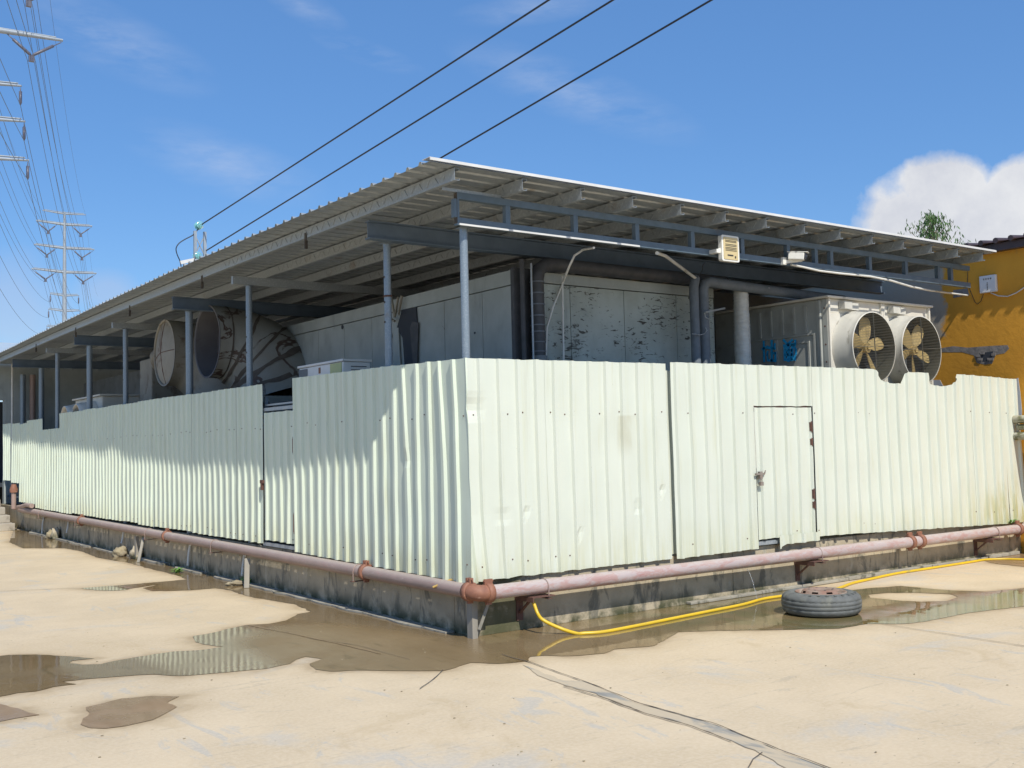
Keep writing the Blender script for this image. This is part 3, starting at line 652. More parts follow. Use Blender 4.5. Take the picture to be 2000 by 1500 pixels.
# ------------------------------------------------------------------ insulated cold room behind the fence
rm=empty('cold_room',(3,4,.44),'grey white insulated panel room under the canopy, paint peeling on its right face','building')
X0,Y0,ZT=1.47,1.25,3.50
obj('core',MB().box(X0+.06,4.5,Y0+.06,11.0,.44,ZT-.02),M['dark'],rm)
y=Y0; i=0
while y<11:
    wv=[.60,.78,.80,.95,.78,.8,.95][i%7]; y2=min(11,y+wv)
    obj('wall_panel',MB().box(X0,X0+.055,y+.004,y2-.004,.445,ZT-.165),M['panel'],rm,bevel=.003); y=y2; i+=1
obj('top_trim',MB().box(X0-.006,X0+.05,Y0+.002,11,ZT-.155,ZT),M['panel'],rm,bevel=.003)
xs=[P(a,640,1,Y0).x for a in (1058,1115,1220,1322,1375)]+[4.5]
for a,b in zip(xs,xs[1:]): obj('wall_panel',MB().box(a+.004,b-.004,Y0,Y0+.055,.445,ZT-.125),M['peel'],rm,bevel=.003)
obj('top_trim',MB().box(xs[0],4.5,Y0-.006,Y0+.05,ZT-.115,ZT),M['panel'],rm,bevel=.003)
obj('corner_cover',MB().box(X0-.008,xs[0]-.003,Y0-.008,Y0+.05,.445,ZT+.02),M['black'],rm)
mb=MB()
for (x,y,z,r) in ((X0-.008,3.9,3.05,.06),(X0-.008,2.0,2.9,.012),(X0-.008,5.2,3.3,.03),(X0-.008,4.6,2.7,.02)): mb.cyl((x,y,z),(x+.006,y,z),r,12)
obj('stain_hole',mb,M['dark'],rm)
t=empty('wrapped_pipe',(1.62,1.1,.44),'thick black tape wrapped pipe rising at the corner of the cold room','pipe')
x=1.70
pts=[(x,1.15,z) for z in (.44,2.0,2.6,3.0,3.3,3.40)]+[(x+.03,1.15,3.50),(x+.12,1.15,3.56),(x+.3,1.15,3.57),(4.6,1.15,3.57)]
obj('pipe',MB().tube(pts,.075,16),M['black'],t)
for z in (2.62,2.72,2.83,2.9,3.0,3.12,3.24,3.36): obj('tape_ring',MB().tube([(x,1.15,z),(x,1.15,z+.012)],.081,16),M['insul'],t)
obj('lower_sleeve',MB().cyl((x-.0,1.14,.45),(x,1.14,2.58),.085,14),M['greyw'],t)
obj('conduit_pipe',MB().tube([(1.53,1.18,.44),(1.53,1.18,3.6)],.028,10),M['black'],label='thin dark pipe beside the thick taped pipe at the cold room corner',cat='pipe')
obj('conduit_pipe',MB().tube([(1.59,1.10,.44),(1.59,1.10,3.55)],.011,8),M['galv'],label='thin pale conduit between the two dark pipes at the cold room corner',cat='pipe')
# loose conduits in front of the peeling wall
obj('flexible_conduit',MB().tube([P(*q,1,1.18) for q in ((1066,720),(1066,700),(1068,640),(1080,600),(1100,550))]+[P(*q,1,.6) for q in ((1112,520),(1122,499),(1140,487))]+[P(1160,484,1,.05)],.012,8),M['pvc'],label='pale flexible conduit curving from the fence up to the truss',cat='conduit')
obj('flexible_conduit',MB().tube([P(1101,720,1,1.18),P(1099,600,1,1.18),P(1098,540,1,1.18)],.012,8),M['pvc'],label='straight pale conduit running up the peeling panel wall',cat='conduit')
# dark bracket and cable duct on the left panel wall
t=empty('wall_duct',(1.4,2.6,.5),'dark burnt duct and splayed steel struts fixed on the left cold room wall','duct')
a=lambda px,py:P(px,py,0,X0-.02)
obj('duct',MB().prism([a(790,715),a(812,715),a(806,640),a(815,640),a(812,600),a(785,605),a(775,640),a(786,660)],(.015,0,0)),M['dark'],t)
obj('dark_panel',MB().prism([a(808,715),a(816,715),a(818,630),a(806,628),a(802,640)],(-.01,0,0)),M['black'],t)
for q in (((770,575),(778,620)),((785,580),(778,620)),((792,578),(785,615)),((765,620),(778,628))): obj('strut',MB().bar(a(*q[0])-Vector((.05,0,0)),a(*q[1])-Vector((.05,0,0)),.025,.02),M['wood'],t)
obj('pale_board',MB().prism([a(771,715),a(783,715),a(779,640),a(770,640)],(-.01,0,0)),M['panel'],t)

# grey insulated pipes at the right
t=empty('insulated_pipes',(3.8,.9,.44),'pair of grey foam lagged pipes rising then turning right under the truss','pipe')
for x,r in ((P(1357,620,1,.9).x,.055),(P(1375,620,1,.9).x,.062)):
    top=P(1357,548,1,.9).z-.03
    if r<.06: pts=[(x,.9,.44),(x,.9,2),(x,.9,top-.05),(x+.02,.9,top+.02),(x+.06,.93,top+.06)]
    else: pts=[(x,.9,.44),(x,.9,2),(x,.9,top-.06),(x+.03,.9,top+.0),(x+.10,.9,top+.03),(5.2,.9,top+.0),(6.6,.9,top-.03)]
    obj('lagged_pipe',MB().tube(pts,r,14),M['insul'],t)
obj('wire_clip',MB().tube([P(*q,1,.82) for q in ((1352,652),(1368,654),(1376,652),(1381,645),(1378,640))],.006,6),M['galv'],t)
obj('hook_bar',MB().bar(P(1378,610,1,.8),P(1415,602,1,.9),.02,.02).tube([P(*q,1,.8) for q in ((1376,611),(1378,620),(1384,623),(1390,617))],.006,6),M['galv'],label='bent steel hook bar above the grey lagged pipes',cat='hook')
obj('sloping_conduit',MB().tube([P(1283,494,1,.03),P(1300,500,1,.3),P(1320,515,1,.6),P(1358,543,1,.88)],.018,8),M['pvc'],label='pale conduit sloping from the truss down to the lagged pipes',cat='conduit')
obj('loose_wire',MB().tube([P(1377,512,1,.0),P(1372,520,1,.2),P(1372,528,1,.5),P(1362,541,1,.85)],.005,6),M['cable'],label='short dark wire hanging from the truss by the floodlight',cat='wire')
xw=P(1452,640,1,1.0).x
pts=[];rd=[]
for i in range(150):
    z=.5+i*(3.02/149); pts.append((xw-.06*(z-2.6)*.8+.03*math.sin(z*2),1.0,z)); rd.append(.092+.007*noise.noise(Vector((i*.9,0,0)))+.006*math.sin(z*3)+.004*(i%2))
obj('wrapped_duct',MB().tube(pts,.1,16,radii=rd),M['foil'],label='crinkled silver wrapped duct standing between the grey pipes and the fan unit',cat='duct')
bw=empty('service_wall',(6.5,3.0,.44),'dark grey service wall deep under the canopy behind the fan unit','wall')
obj('wall',MB().box(4.51,9.04,2.9,3.0,.44,3.8).box(4.45,4.6,1.4,2.9,.44,3.6),M['greyw'],bw)
obj('door_jamb',MB().box(4.62,4.70,1.7,1.78,.44,3.3).box(4.62,5.4,2.7,2.75,.44,3.2),M['wood'],bw)
# white conduit along the truss to the yellow wall
obj('cable_conduit',MB().tube([P(1545,517,1,-.05),P(1570,522,1,-.05),P(1600,529,1,-.05),P(1640,534,1,-.04),P(1700,540,1,-.04),P(1740,548,1,-.02),P(1780,560,1,0),P(1815,567,1,.1),P(1850,572,1,.3),P(1890,577,0,9.03)],.013,8),M['pvc'],label='white conduit sagging from the camera along the truss to the ochre wall',cat='conduit')

# ------------------------------------------------------------------ fan unit
fu=empty('exhaust_fan_unit',(6.8,1.3,.44),'large cream fibreglass cooling unit with two fan cowls poking over the fence notches','fan unit')
FY0=.28; DY=FY0-.5; FX0=P(1614,577,1,FY0).x; FX1=P(1812,592,1,FY0).x; FY1=2.1; FZ=P(1614,579,1,FY0).z-.02
for sx_ in (FX0+.06,FX1-.14):
    for sy_ in (FY0+.1,FY1-.2): obj('stand_leg',MB().box(sx_,sx_+.08,sy_,sy_+.08,.44,1.2),M['galv'],fu)
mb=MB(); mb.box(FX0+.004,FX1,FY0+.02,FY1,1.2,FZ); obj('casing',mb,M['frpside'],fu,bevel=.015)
fmid=P(1720,585,1,FY0).x
for a,b in ((FX0,fmid-.004),(fmid+.004,FX1)):
    mb=MB(); mb.box(a+.03,b-.03,FY0-.004,FY0+.019,1.22,FZ-.17); mb.box(a,a+.028,FY0-.03,FY0+.018,1.2,FZ-.002); mb.box(b-.028,b,FY0-.03,FY0+.018,1.2,FZ-.002); mb.box(a+.03,b-.03,FY0+.003,FY0+.019,FZ-.168,FZ-.002)
    obj('front_panel',mb,M['frp'],fu,bevel=.004)
mb=MB(); mb.box(FX0-.05,FX1+.03,FY0-.06,FY1+.03,FZ+.001,FZ+.028); obj('lid',mb,M['frp'],fu,bevel=.006)
mb=MB()
for z in (3.2,2.98,2.76,2.55,2.3): mb.cyl((FX0-.006,FY0+.035,z),(FX0+.01,FY0+.035,z),.012,8,1)
mb.box(FX0-.004,FX0+.003,FY0+.0,FY0+.06,1.2,FZ-.01); mb.box(FX0-.03,FX0+.003,FY0+.085,FY0+.10,1.2,FZ-.02)
mb.box(FX0-.02,FX0+.003,FY0+.10,FY0+.14,1.2,FZ-.02)
for yy in (.80,.98,1.16,1.34,1.52,1.70,1.88): mb.box(FX0-.012,FX0+.003,yy+DY,yy+.035+DY,2.93,FZ-.06)
mb.box(FX0-.016,FX0+.003,.68+DY,2.1+DY,2.895,2.915); mb.box(FX0-.016,FX0+.003,.68+DY,.705+DY,1.3,2.895)
mb.box(FX0-.012,FX0+.003,1.27+DY,1.31+DY,1.3,2.89); mb.box(FX0-.012,FX0+.003,1.80+DY,1.84+DY,1.3,2.89)
mb.box(FX0-.008,FX0+.003,.80+DY,1.10+DY,1.3,2.79); mb.box(FX0-.02,FX0+.003,.765+DY,.79+DY,1.3,2.825); mb.box(FX0-.02,FX0+.003,.79+DY,.95+DY,2.805,2.825)
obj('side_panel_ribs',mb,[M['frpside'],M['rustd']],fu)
# blue painted characters
def Z3(q): return P(1440+q[0]/9.375,557+q[1]/9.375,0,FX0-.018)
st=[((485,1025),(492,1400),34),((455,1175),(560,1120),30),((630,1010),(632,1390),40),((690,1070),(672,1170),34),((530,1140),(700,1160),36),((560,1210),(540,1290),30),((550,1270),(560,1380),30),((560,1375),(705,1385),34),((698,1230),(700,1390),34),((620,1240),(700,1250),30),
    ((845,1000),(905,1070),36),((1010,1000),(930,1075),36),((845,1110),(1020,1080),34),((868,1100),(872,1370),44),((1005,1090),(1005,1370),44),((870,1365),(1010,1365),36),((870,1190),(1005,1190),36),((870,1270),(1005,1270),34),((935,1070),(936,1395),46),((905,1130),(975,1330),30),
    ((1062,1005),(1056,1110),34),((1040,1120),(1075,1180),34),((1070,1190),(1075,1270),36),((1062,1290),(1052,1375),38),((1020,1100),(1070,1060),26)]
mb=MB()
for q_,grp in enumerate((st[:10],st[10:])):
  mb=MB()
  for a,b,wd in grp:
      A,B=Z3(a),Z3(b); d=(B-A).normalized(); n_=Vector((0,d.z,-d.y))*(wd*.0068*.5/9.375*1.0*9.375/9.375); n_=Vector((0,d.z,-d.y))*wd/9.375*.0066*.5*1.3
      pl=[A-d*.006-n_,A-d*.006+n_,B+d*.006+n_,B+d*.006-n_]; mb.prism(pl,(-.0015,0,0))
  obj('painted_character',mb,M['blue'],fu,label='blue hand painted character')

def fan_cowl(cx,rot):
    cz=2.72; n=40
    prof_=[(FY0-.006,.468),(.22,.455),(.16,.445),(.09,.433),(.03,.426),(.015,.432),(.010,.432),(.010,.419),(.03,.415),(.12,.418),(.265,.425)]
    mb=MB(); vs=[];
    for yy,r in prof_:
        for k in range(n):
            a=2*math.pi*k/n; vs.append((cx+r*math.cos(a),yy,cz+r*math.sin(a)))
    fs=[(i*n+k,i*n+(k+1)%n,(i+1)*n+(k+1)%n,(i+1)*n+k) for i in range(len(prof_)-1) for k in range(n)]
    ni=7*n; mb.add(vs,fs[:ni],0,True); mb.add(vs,fs[ni:],1,True); mb.box(cx-.30,cx-.15,FY0-.09,FY0-.032,cz+.475,cz+.565); mb.box(cx-.30,cx+.05,FY0-.034,FY0-.005,cz+.475,cz+.565)
    c=obj('fan_cowl',mb,[M['frpdirty'],M['cowlshade']],fu)
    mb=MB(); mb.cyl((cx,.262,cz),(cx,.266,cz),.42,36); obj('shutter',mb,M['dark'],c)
    mb=MB()
    for k in range(44):
        z=-.415+k*.0193; hw=math.sqrt(max(0,.423**2-z*z))
        if hw>.03: mb.bar((cx-hw,.02,cz+z),(cx+hw,.02,cz+z),.0055,.0035)
    mb.bar((cx+.03,.014,cz-.42),(cx-.0,.014,cz+.42),.010,.006); mb.bar((cx-.42,.012,cz-.01),(cx+.42,.012,cz+.03),.010,.006)
    obj('guard',mb,M['wire'],c)
    mb=MB(); mb.cyl((cx,.10,cz),(cx,.20,cz),.06,18); mb.cyl((cx,.08,cz),(cx,.10,cz),.028,12); obj('hub',mb,M['blade'],c)
    for k in range(5):
        a=rot+k*2*math.pi/5; d=Vector((math.cos(a),0,math.sin(a))); e=Vector((-math.sin(a),.0,math.cos(a))); tw=Vector((0,.6,0))
        vs=[];L=[(.05,.035),(.10,.05),(.16,.078),(.25,.085),(.33,.078),(.375,.05)]
        for r,hw in L:
            cc=Vector((cx,.15,cz))+d*r; ee=(e+tw*(1-r*1.4)).normalized()
            vs+=[cc-ee*hw,cc+ee*hw*.9+Vector((0,.0,0)),cc+ee*hw*.9+Vector((0,.008,0)),cc-ee*hw+Vector((0,.008,0))]
        fs=[(0,1,2,3),tuple(reversed(range(len(vs)-4,len(vs))))]
        for i in range(len(L)-1):
            for q in range(4): fs.append((i*4+q,(i+1)*4+q,(i+1)*4+(q+1)%4,i*4+(q+1)%4))
        mb=MB(); mb.add(vs,fs); obj('blade',mb,M['blade'],c)
    mb=MB(); mb.bar((cx-.05,.235,cz-.41),(cx-.05,.235,cz+.41),.05,.02).cyl((cx,.20,cz),(cx,.25,cz),.08,14); obj('motor_bracket',mb,M['galv'],c)
fan_cowl(5.94,R_(86)); fan_cowl(6.93,R_(58))
t=obj('black_duct',MB().tube([(7.9,1.15,3.27),(8.2,1.05,3.25),(8.55,.95,3.22),(8.62,.95,3.1),(8.3,1.0,2.9)],.09,14,radii=[.07,.07,.06,.10,.12]),M['black'],label='black wrapped duct end beside the right of the fan unit',cat='duct')

# ------------------------------------------------------------------ floodlight and camera on truss
fd=empty('floodlight',(3.28,-.1,3.66),'floodlight with pale yellow back plate hanging on the truss','floodlight')
c0=Vector((3.29,-.11,3.655))
def rp(cx,cz,w_,h_,y,r=.02):
    pts=[]
    for sx_,sz_,a0 in ((1,1,0),(-1,1,90),(-1,-1,180),(1,-1,270)):
        for k in range(4):
            a=R_(a0+k*30); pts.append((cx+sx_*(w_/2-r)+r*math.cos(a)+(.03*(cz-0)*0),y,cz+sz_*(h_/2-r)+r*math.sin(a)))
    return pts
obj('housing',MB().prism(rp(3.29,3.655,.265,.275,-.14),(0,.05,0)),M['lampw'],fd)
obj('back_plate',MB().prism(rp(3.29,3.655,.215,.235,-.146,.012),(0,.007,0)),M['lamp'],fd)
mb=MB()
for z in (3.735,3.722,3.695,3.68,3.66,3.645,3.63): mb.box(3.205,3.375,-.150,-.1465,z,z+.004)
mb.box(3.235,3.32,-.150,-.1465,3.575,3.588); mb.box(3.345,3.362,-.150,-.1465,3.555,3.578)
obj('label_marks',mb,M['ink'],fd)
obj('bracket',MB().box(3.10,3.16,-.12,-.015,3.60,3.64).bar((3.12,-.10,3.62),(3.18,-.12,3.64),.02,.04),M['lampw'],fd)
cc=empty('security_camera',(4.35,-.1,3.62),'small white bullet security camera bolted on the truss','camera')
obj('body',MB().bar((4.31,-.07,3.675),(4.40,-.22,3.655),.085,.085),M['lampw'],cc,bevel=.01)
obj('sun_shield',MB().bar((4.31,-.06,3.722),(4.425,-.255,3.696),.10,.006),M['lampw'],cc)
obj('lens_face',MB().bar((4.401,-.222,3.655),(4.408,-.234,3.653),.08,.08).cyl((4.404,-.229,3.654),(4.412,-.242,3.652),.03,14),M['dark'],cc,bevel=.004)
obj('arm',MB().bar((4.28,-.03,3.61),(4.44,-.15,3.63),.04,.035).box(4.24,4.30,-.05,-.016,3.58,3.66),M['lampw'],cc)

# ------------------------------------------------------------------ cowls, AC and boxes on the left under the canopy
def cowl(cy,label,covered):
    t=empty('exhaust_cowl',(1.0,cy,.44),label,'duct','round exhaust cowls under the canopy')
    n=36; cz=3.26; R0=.53
    path=[(.36,cy,cz,R0),(.45,cy,cz,R0),(.62,cy,cz-.01,R0),(.80,cy-.02,cz-.06,R0+.03),(1.0,cy-.08,cz-.17,R0+.07),(1.18,cy-.16,cz-.34,R0+.12),(1.30,cy-.24,cz-.56,R0+.2),(1.36,cy-.3,cz-.85,R0+.3)]
    mb=MB(); mb.tube([q[:3] for q in path],1,n,False,0,[q[3] for q in path]); obj('shell',mb,M['stain'] if not covered else M['cowl'],t)
    mb=MB(); vs=[]
    for xx,r in ((.352,R0+.008),(.352,R0-.02),(.372,R0-.02),(.7,R0-.03)):
        for k in range(n): a=2*math.pi*k/n; vs.append((xx,cy+r*math.cos(a),cz+r*math.sin(a)))
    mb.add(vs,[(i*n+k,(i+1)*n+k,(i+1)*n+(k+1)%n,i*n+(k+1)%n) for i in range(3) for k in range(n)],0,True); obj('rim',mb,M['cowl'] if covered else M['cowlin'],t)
    if not covered:
        for i,wd in ((1.6,.025),(3.3,.04),(4.5,.05),(5.5,.07),(6.4,.07)):
            i0=int(i); f=i-i0; A=path[i0];B=path[i0+1]; pc=Vector(A[:3]).lerp(Vector(B[:3]),f); rr=A[3]+(B[3]-A[3])*f+.006; dd=(Vector(B[:3])-Vector(A[:3])).normalized(); drr=(B[3]-A[3])/(Vector(B[:3])-Vector(A[:3])).length
            x_=dd.cross(Vector((0,0,1))).normalized(); y_=dd.cross(x_); vs=[]
            for k in range(60):
                a=2*math.pi*k/60; w0=wd*(.25+.9*abs(noise.noise(Vector((math.cos(a)*2.2,math.sin(a)*2.2,i*3))))); w1=wd*(.25+.9*abs(noise.noise(Vector((math.cos(a)*2.6,math.sin(a)*2.6,i*5+9))))); e_=x_*math.cos(a)+y_*math.sin(a)
                vs+=[pc-dd*w0+e_*(rr-drr*w0),pc+dd*w1+e_*(rr+drr*w1)]
            mb=MB(); mb.add(vs,[(2*k,2*((k+1)%60),2*((k+1)%60)+1,2*k+1) for k in range(60)],0,True); obj('torn_seam',mb,M['seamd'],t)
    xb=.70 if not covered else .375
    if covered:
        mb=MB(); vs=[(.30,cy,cz)]
        for r,xx in ((.2,.315),(.38,.345),(R0-.022,.378)):
            for k in range(n): a=2*math.pi*k/n; vs.append((xx,cy+r*math.cos(a),cz+r*math.sin(a)))
        fs=[(0,1+(k+1)%n,1+k) for k in range(n)]
        for i in range(2):
            for k in range(n): fs.append((1+i*n+k,1+i*n+(k+1)%n,1+(i+1)*n+(k+1)%n,1+(i+1)*n+k))
        mb.add(vs,fs,0,True); obj('cover',mb,M['cowl'],t)
        mb=MB()
        for a in (90,178,268,350):
            e=Vector((.374,cy+(R0-.03)*math.cos(R_(a)),cz+(R0-.03)*math.sin(R_(a)))); mb.tube([(.296,cy,cz),(.325,cy+.3*math.cos(R_(a)),cz+.3*math.sin(R_(a))),e],.006,5)
        obj('seam',mb,M['rustd'],t)
    else:
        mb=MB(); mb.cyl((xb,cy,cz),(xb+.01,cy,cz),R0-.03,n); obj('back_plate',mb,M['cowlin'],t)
        mb=MB()
        for a in (66,178,268,345): mb.bar((xb-.006,cy,cz-.06),(xb-.006,cy+(R0-.03)*math.cos(R_(a)),cz+(R0-.05)*math.sin(R_(a))),.012,.03 if a==66 else .015,0,(1,0,0))
        obj('seam',mb,M['rustd'],t)
    obj('base_box',MB().box(.75,2.0,cy-1.05,cy+.72,.44,2.42),M['stain'],t,bevel=.02)
    return t
cowl(7.32,'large stained exhaust cowl with dark open mouth, nearest to the gate',False)
cowl(9.27,'covered exhaust cowl with cross seams, second from the gate',True)
ac=empty('air_cooler',(.68,3.9,.44),'white boxed outdoor cooling unit with a green label showing above the fence','air conditioner')
obj('casing',MB().box(.50,.86,3.30,4.50,1.9,2.66),M['white'],ac,bevel=.015)
obj('lid',MB().box(.485,.875,3.285,4.515,2.661,2.69),M['white'],ac,bevel=.006)
obj('green_label',MB().box(.492,.499,3.33,3.62,2.42,2.65),simple('green_label',(.50,.54,.27),(.46,.5,.25),20,.6),ac)
obj('grey_label',MB().box(.492,.499,4.25,4.49,2.55,2.64),M['greyw'],ac)
obj('brown_mark',MB().box(.492,.499,3.89,3.93,2.56,2.63),M['rust'],ac)
obj('vent_slots',MB().box(.60,.80,3.290,3.2995,2.60,2.608).box(.60,.80,3.290,3.2995,2.56,2.568).box(.60,.80,3.290,3.2995,2.52,2.528),M['ink'],ac)
obj('stand',MB().box(.52,.56,3.35,3.39,.44,1.9).box(.80,.84,3.35,3.39,.44,1.9).box(.52,.56,4.4,4.44,.44,1.9).box(.80,.84,4.4,4.44,.44,1.9),M['galv'],ac)
fb=empty('fan_box',(.9,14,.44),'low cream fan box with two small round cowls, seen over the fence beyond the cowls','fan unit')
obj('casing',MB().box(.35,1.75,12.9,14.9,.5,2.76),M['frp'],fb,bevel=.02); obj('lid',MB().box(.30,1.8,12.85,14.95,2.761,2.79),M['frp'],fb)
for yy in (13.5,14.4):
    mb=MB(); n=24; vs=[]
    for xx,r in ((.345,.40),(.1,.34),(.02,.33),(.02,.315),(.2,.32)):
        for k in range(n): a=2*math.pi*k/n; vs.append((xx,yy+r*math.cos(a),2.30+r*math.sin(a)))
    mb.add(vs,[(i*n+k,i*n+(k+1)%n,(i+1)*n+(k+1)%n,(i+1)*n+k) for i in range(4) for k in range(n)],0,True); q=obj('fan_cowl',mb,M['frp'],fb)
    obj('fan_back',MB().cyl((.2,yy,2.30),(.21,yy,2.30),.32,20),M['dark'],q)
t=empty('cream_duct',(1.0,11.6,.44),'tan upright rectangular duct left of the covered cowl','duct')
obj('duct',MB().box(.75,1.35,11.2,11.9,.44,3.35),M['cowl'],t,bevel=.02); obj('pipe_elbow',MB().tube([(.9,11.3,3.2),(.75,10.9,3.35),(.7,10.3,3.35)],.12,12),M['cowl'],t)
t=empty('rear_room',(3,14,.44),'dim panel partition deep under the canopy behind the fan box','wall')
obj('wall',MB().box(2.0,2.1,11.2,20.9,.44,3.5),M['greyw'],t); obj('window_frame',MB().box(1.93,1.995,12.2,12.3,1.5,3.3).box(1.93,1.995,13.6,13.7,1.5,3.3).box(1.93,1.995,12.2,13.7,3.2,3.3),M['wood'],t)

# ------------------------------------------------------------------ far left warehouse and steps
wh=empty('warehouse',(0,23,0),'pale walled shed closing the far left end behind the steps','building')
obj('wall',MB().box(.17,6,21.2,21.4,0,4.15).box(-3.0,.169,21.2,21.4,3.08,4.15).box(-9,-3.001,21.2,21.4,0,4.15),M['panel'],wh)
obj('doorway',MB().box(-3,5.8,22.6,22.7,0,3.1).box(-3,5.8,21.41,22.6,.9,1.0),M['dark'],wh)
obj('roof',MB().prism([(-9.3,20.95,4.16),(-9.3,26.5,5.0),(-9.3,26.5,5.06),(-9.3,20.95,4.22)],(15.6,0,0)),simple('pale_blue_roof',(.42,.50,.56),(.36,.44,.5),3,.5),wh)
obj('side_wall',MB().box(5.85,6,21.41,26.4,0,4.2).box(-9,-8.85,21.41,26.4,0,4.2),M['panel'],wh)
t=empty('drain_pipes',(.5,20.9,.44),'bundle of a grey and a dull red pipe at the far end of the canopy','pipe')
obj('grey_pipe',MB().cyl((.52,20.8,.44),(.52,20.8,3.7),.07,12),M['post'],t); obj('red_pipe',MB().cyl((.75,20.8,.44),(.75,20.8,3.7),.07,12),M['pipel'],t); obj('thin_pipe',MB().cyl((.30,20.9,.9),(.30,20.9,4),.03,10),M['pvc'],t)
st_=empty('concrete_steps',(-1.2,19,0),'flight of weathered concrete steps rising at the far left end of the fence','steps')
for k in range(6):
    obj('step',MB().box(-2.6,-.16-.035*k,18.1+.36*k,20.7,.167*k+.001,.167*(k+1)),M['step'],st_,bevel=.012)

# ------------------------------------------------------------------ ochre building at the right
yb=empty('ochre_building',(11,3,0),'ochre plastered building with dark red tiled eave at the right edge','building')
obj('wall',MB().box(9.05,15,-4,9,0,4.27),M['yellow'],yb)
# bare render patches, cable chase and broken hole
def wp(pts,d=.006): return MB().prism([P(x,y,0,9.05) for x,y in pts],(-d,0,0))
obj('render_chase',wp([(1838,680),(1862,676),(1890,679),(1915,677),(1945,675),(1968,674),(1971,681),(1962,690),(1945,693),(1938,710),(1925,712),(1908,709),(1902,694),(1880,688),(1840,688)],.002),M['mortar'],yb)
obj('brick_hole',wp([(1913,690),(1940,686),(1936,704),(1920,706)],.004),M['dark'],yb)
mb=MB()
for (a,b) in (((1905,692),(1914,697)),((1909,699),(1918,704)),((1928,699),(1940,704)),((1914,688),(1922,692)),((1936,690),(1944,695))):
    mb.prism([P(a[0],a[1],0,9.035),P(b[0],a[1],0,9.035),P(b[0],b[1],0,9.035),P(a[0],b[1],0,9.035)],(.009,0,0))
obj('broken_brick',mb,M['mortar'],yb)
obj('plaster_patch',wp([(1982,741),(1989,738),(1993,768),(1996,800),(1996,812),(1981,812),(1980,765),(1978,752)],.005),M['plast'],yb)
obj('plaster_patch',wp([(1818,742),(1836,742),(1843,755),(1820,756)],.005),M['plast'],yb)
obj('plaster_patch',wp([(1862,567),(1890,563),(1893,576),(1862,582)],.005),M['mortar'],yb)
obj('eave_board',MB().box(8.93,9.049,-4,9,4.17,4.275),M['tile'],yb)
obj('roof_slab',MB().prism([(8.86,-4.1,4.285),(12,-4.1,4.55),(15.1,-4.1,4.285)],(0,13.2,0)),M['tile'],yb)
mb=MB(); y=-4.05
while y<9:
    mb.tube([(8.84,y,4.30),(10.4,y,4.44),(12,y,4.58)],.04,8); y+=.215
rt_=obj('ridge_tiles',mb,M['tile'],yb)
bx=empty('junction_box',(9.0,.265,3.74),'white square control box with tiny characters mounted on the ochre wall','box')
obj('cover',MB().box(8.99,9.045,.145,.385,3.62,3.86),M['white'],bx,bevel=.008)
mb=MB()
for k in range(4):
    y=.315-k*.034
    for z,h in ((3.800,.003),(3.808,.003),(3.816,.003)): mb.box(8.987,8.9895,y-.010,y+.010,z,z+h)
    mb.box(8.987,8.9895,y-.0015,y+.0015,3.797,3.822)
obj('printed_line',mb,M['ink'],bx); mb=MB()
for k in range(5):
    z=3.755-k*.022
    for q in (0,.007): mb.box(8.987,8.9895,.258,.274,z-q,z-q+.003)
    mb.box(8.987,8.9895,.265,.267,z-.012,z+.003)
obj('printed_line',mb,M['ink'],bx)
obj('cable',MB().tube([P(x,y,0,9.03) for x,y in ((1935,572),(1950,578),(1968,579),(1985,572),(2000,562),(2040,535))],.008,8),M['pvc'],label='brown grey cable leaving the control box to the right along the ochre wall',cat='cable')
obj('cable',MB().tube([P(x,y,0,9.04) for x,y in ((1890,520),(1890,555),(1896,570),(1904,590),(1909,594),(1916,588),(1921,574))],.004,6),M['cable'],label='thin dark wire looping down below the white control box',cat='cable')
for i,(z,rr,lb) in enumerate(((1.825,.055,'upper dirty white pipe beside the ochre wall at the right edge'),(1.72,.04,'short middle pipe stub between two thicker pipes by the ochre wall'),(1.60,.055,'lower mossy white pipe beside the ochre wall at the right edge'))):
    y1=.02 if i!=1 else -.12
    obj('wall_pipe',MB().tube([(8.90,y1,z),(8.90,-1.0,z),(8.90,-3.5,z)],rr,12),M['moss'],label=lb,cat='pipe',group='dirty pipes at the right edge')

# ------------------------------------------------------------------ fire pipe
fp=empty('fire_water_pipe',(-.15,-.15,0),'long dusty pink and faded red water main wrapping the plinth corner','pipe')
def yz(y): return .418+.003*y
obj('left_run',MB().tube([(-.07,-.10,.412)]+[(-.07-.003*math.sin(y),y,yz(y)) for y in (2,4,6,8,10,12,14,16,18.1)],.062,18),M['pipel'],fp)
def xz(x): return .398-.0038*x
obj('right_run',MB().tube([(.04,-.19,xz(0))]+[(x,-.19+.004*math.sin(x),xz(x)) for x in (2,4,6,8,8.75)],.062,18),M['piper'],fp)
mb=MB(); mb.tube([(-.07,-.08,.412),(-.07,-.13,.41),(-.062,-.162,.408),(-.04,-.185,.404),(-.01,-.19,.40),(.07,-.19,.398)],.070,18)
el=obj('elbow',mb,M['rust'],fp)
def coupling(c,ax):
    c=Vector(c); d=Vector((1,0,0)) if ax=='x' else Vector((0,1,0)); s=Vector((0,1,0)) if ax=='x' else Vector((1,0,0))
    mb=MB(); mb.tube([c-d*.03,c-d*.028,c+d*.028,c+d*.03],.08,18,radii=[.07,.083,.083,.07])
    mb.bar(c+Vector((0,0,.07))-s*.0-d*.02,c+Vector((0,0,.115))-d*.02,.022,.04); mb.bar(c+Vector((0,0,.07))+d*.02,c+Vector((0,0,.115))+d*.02,.022,.04)
    mb.cyl(c+Vector((0,0,.10))-d*.05,c+Vector((0,0,.10))+d*.05,.008,8); mb.bar(c-Vector((0,0,.07)),c-Vector((0,0,.10)),.03,.05)
    obj('coupling',mb,M['rust'],fp)
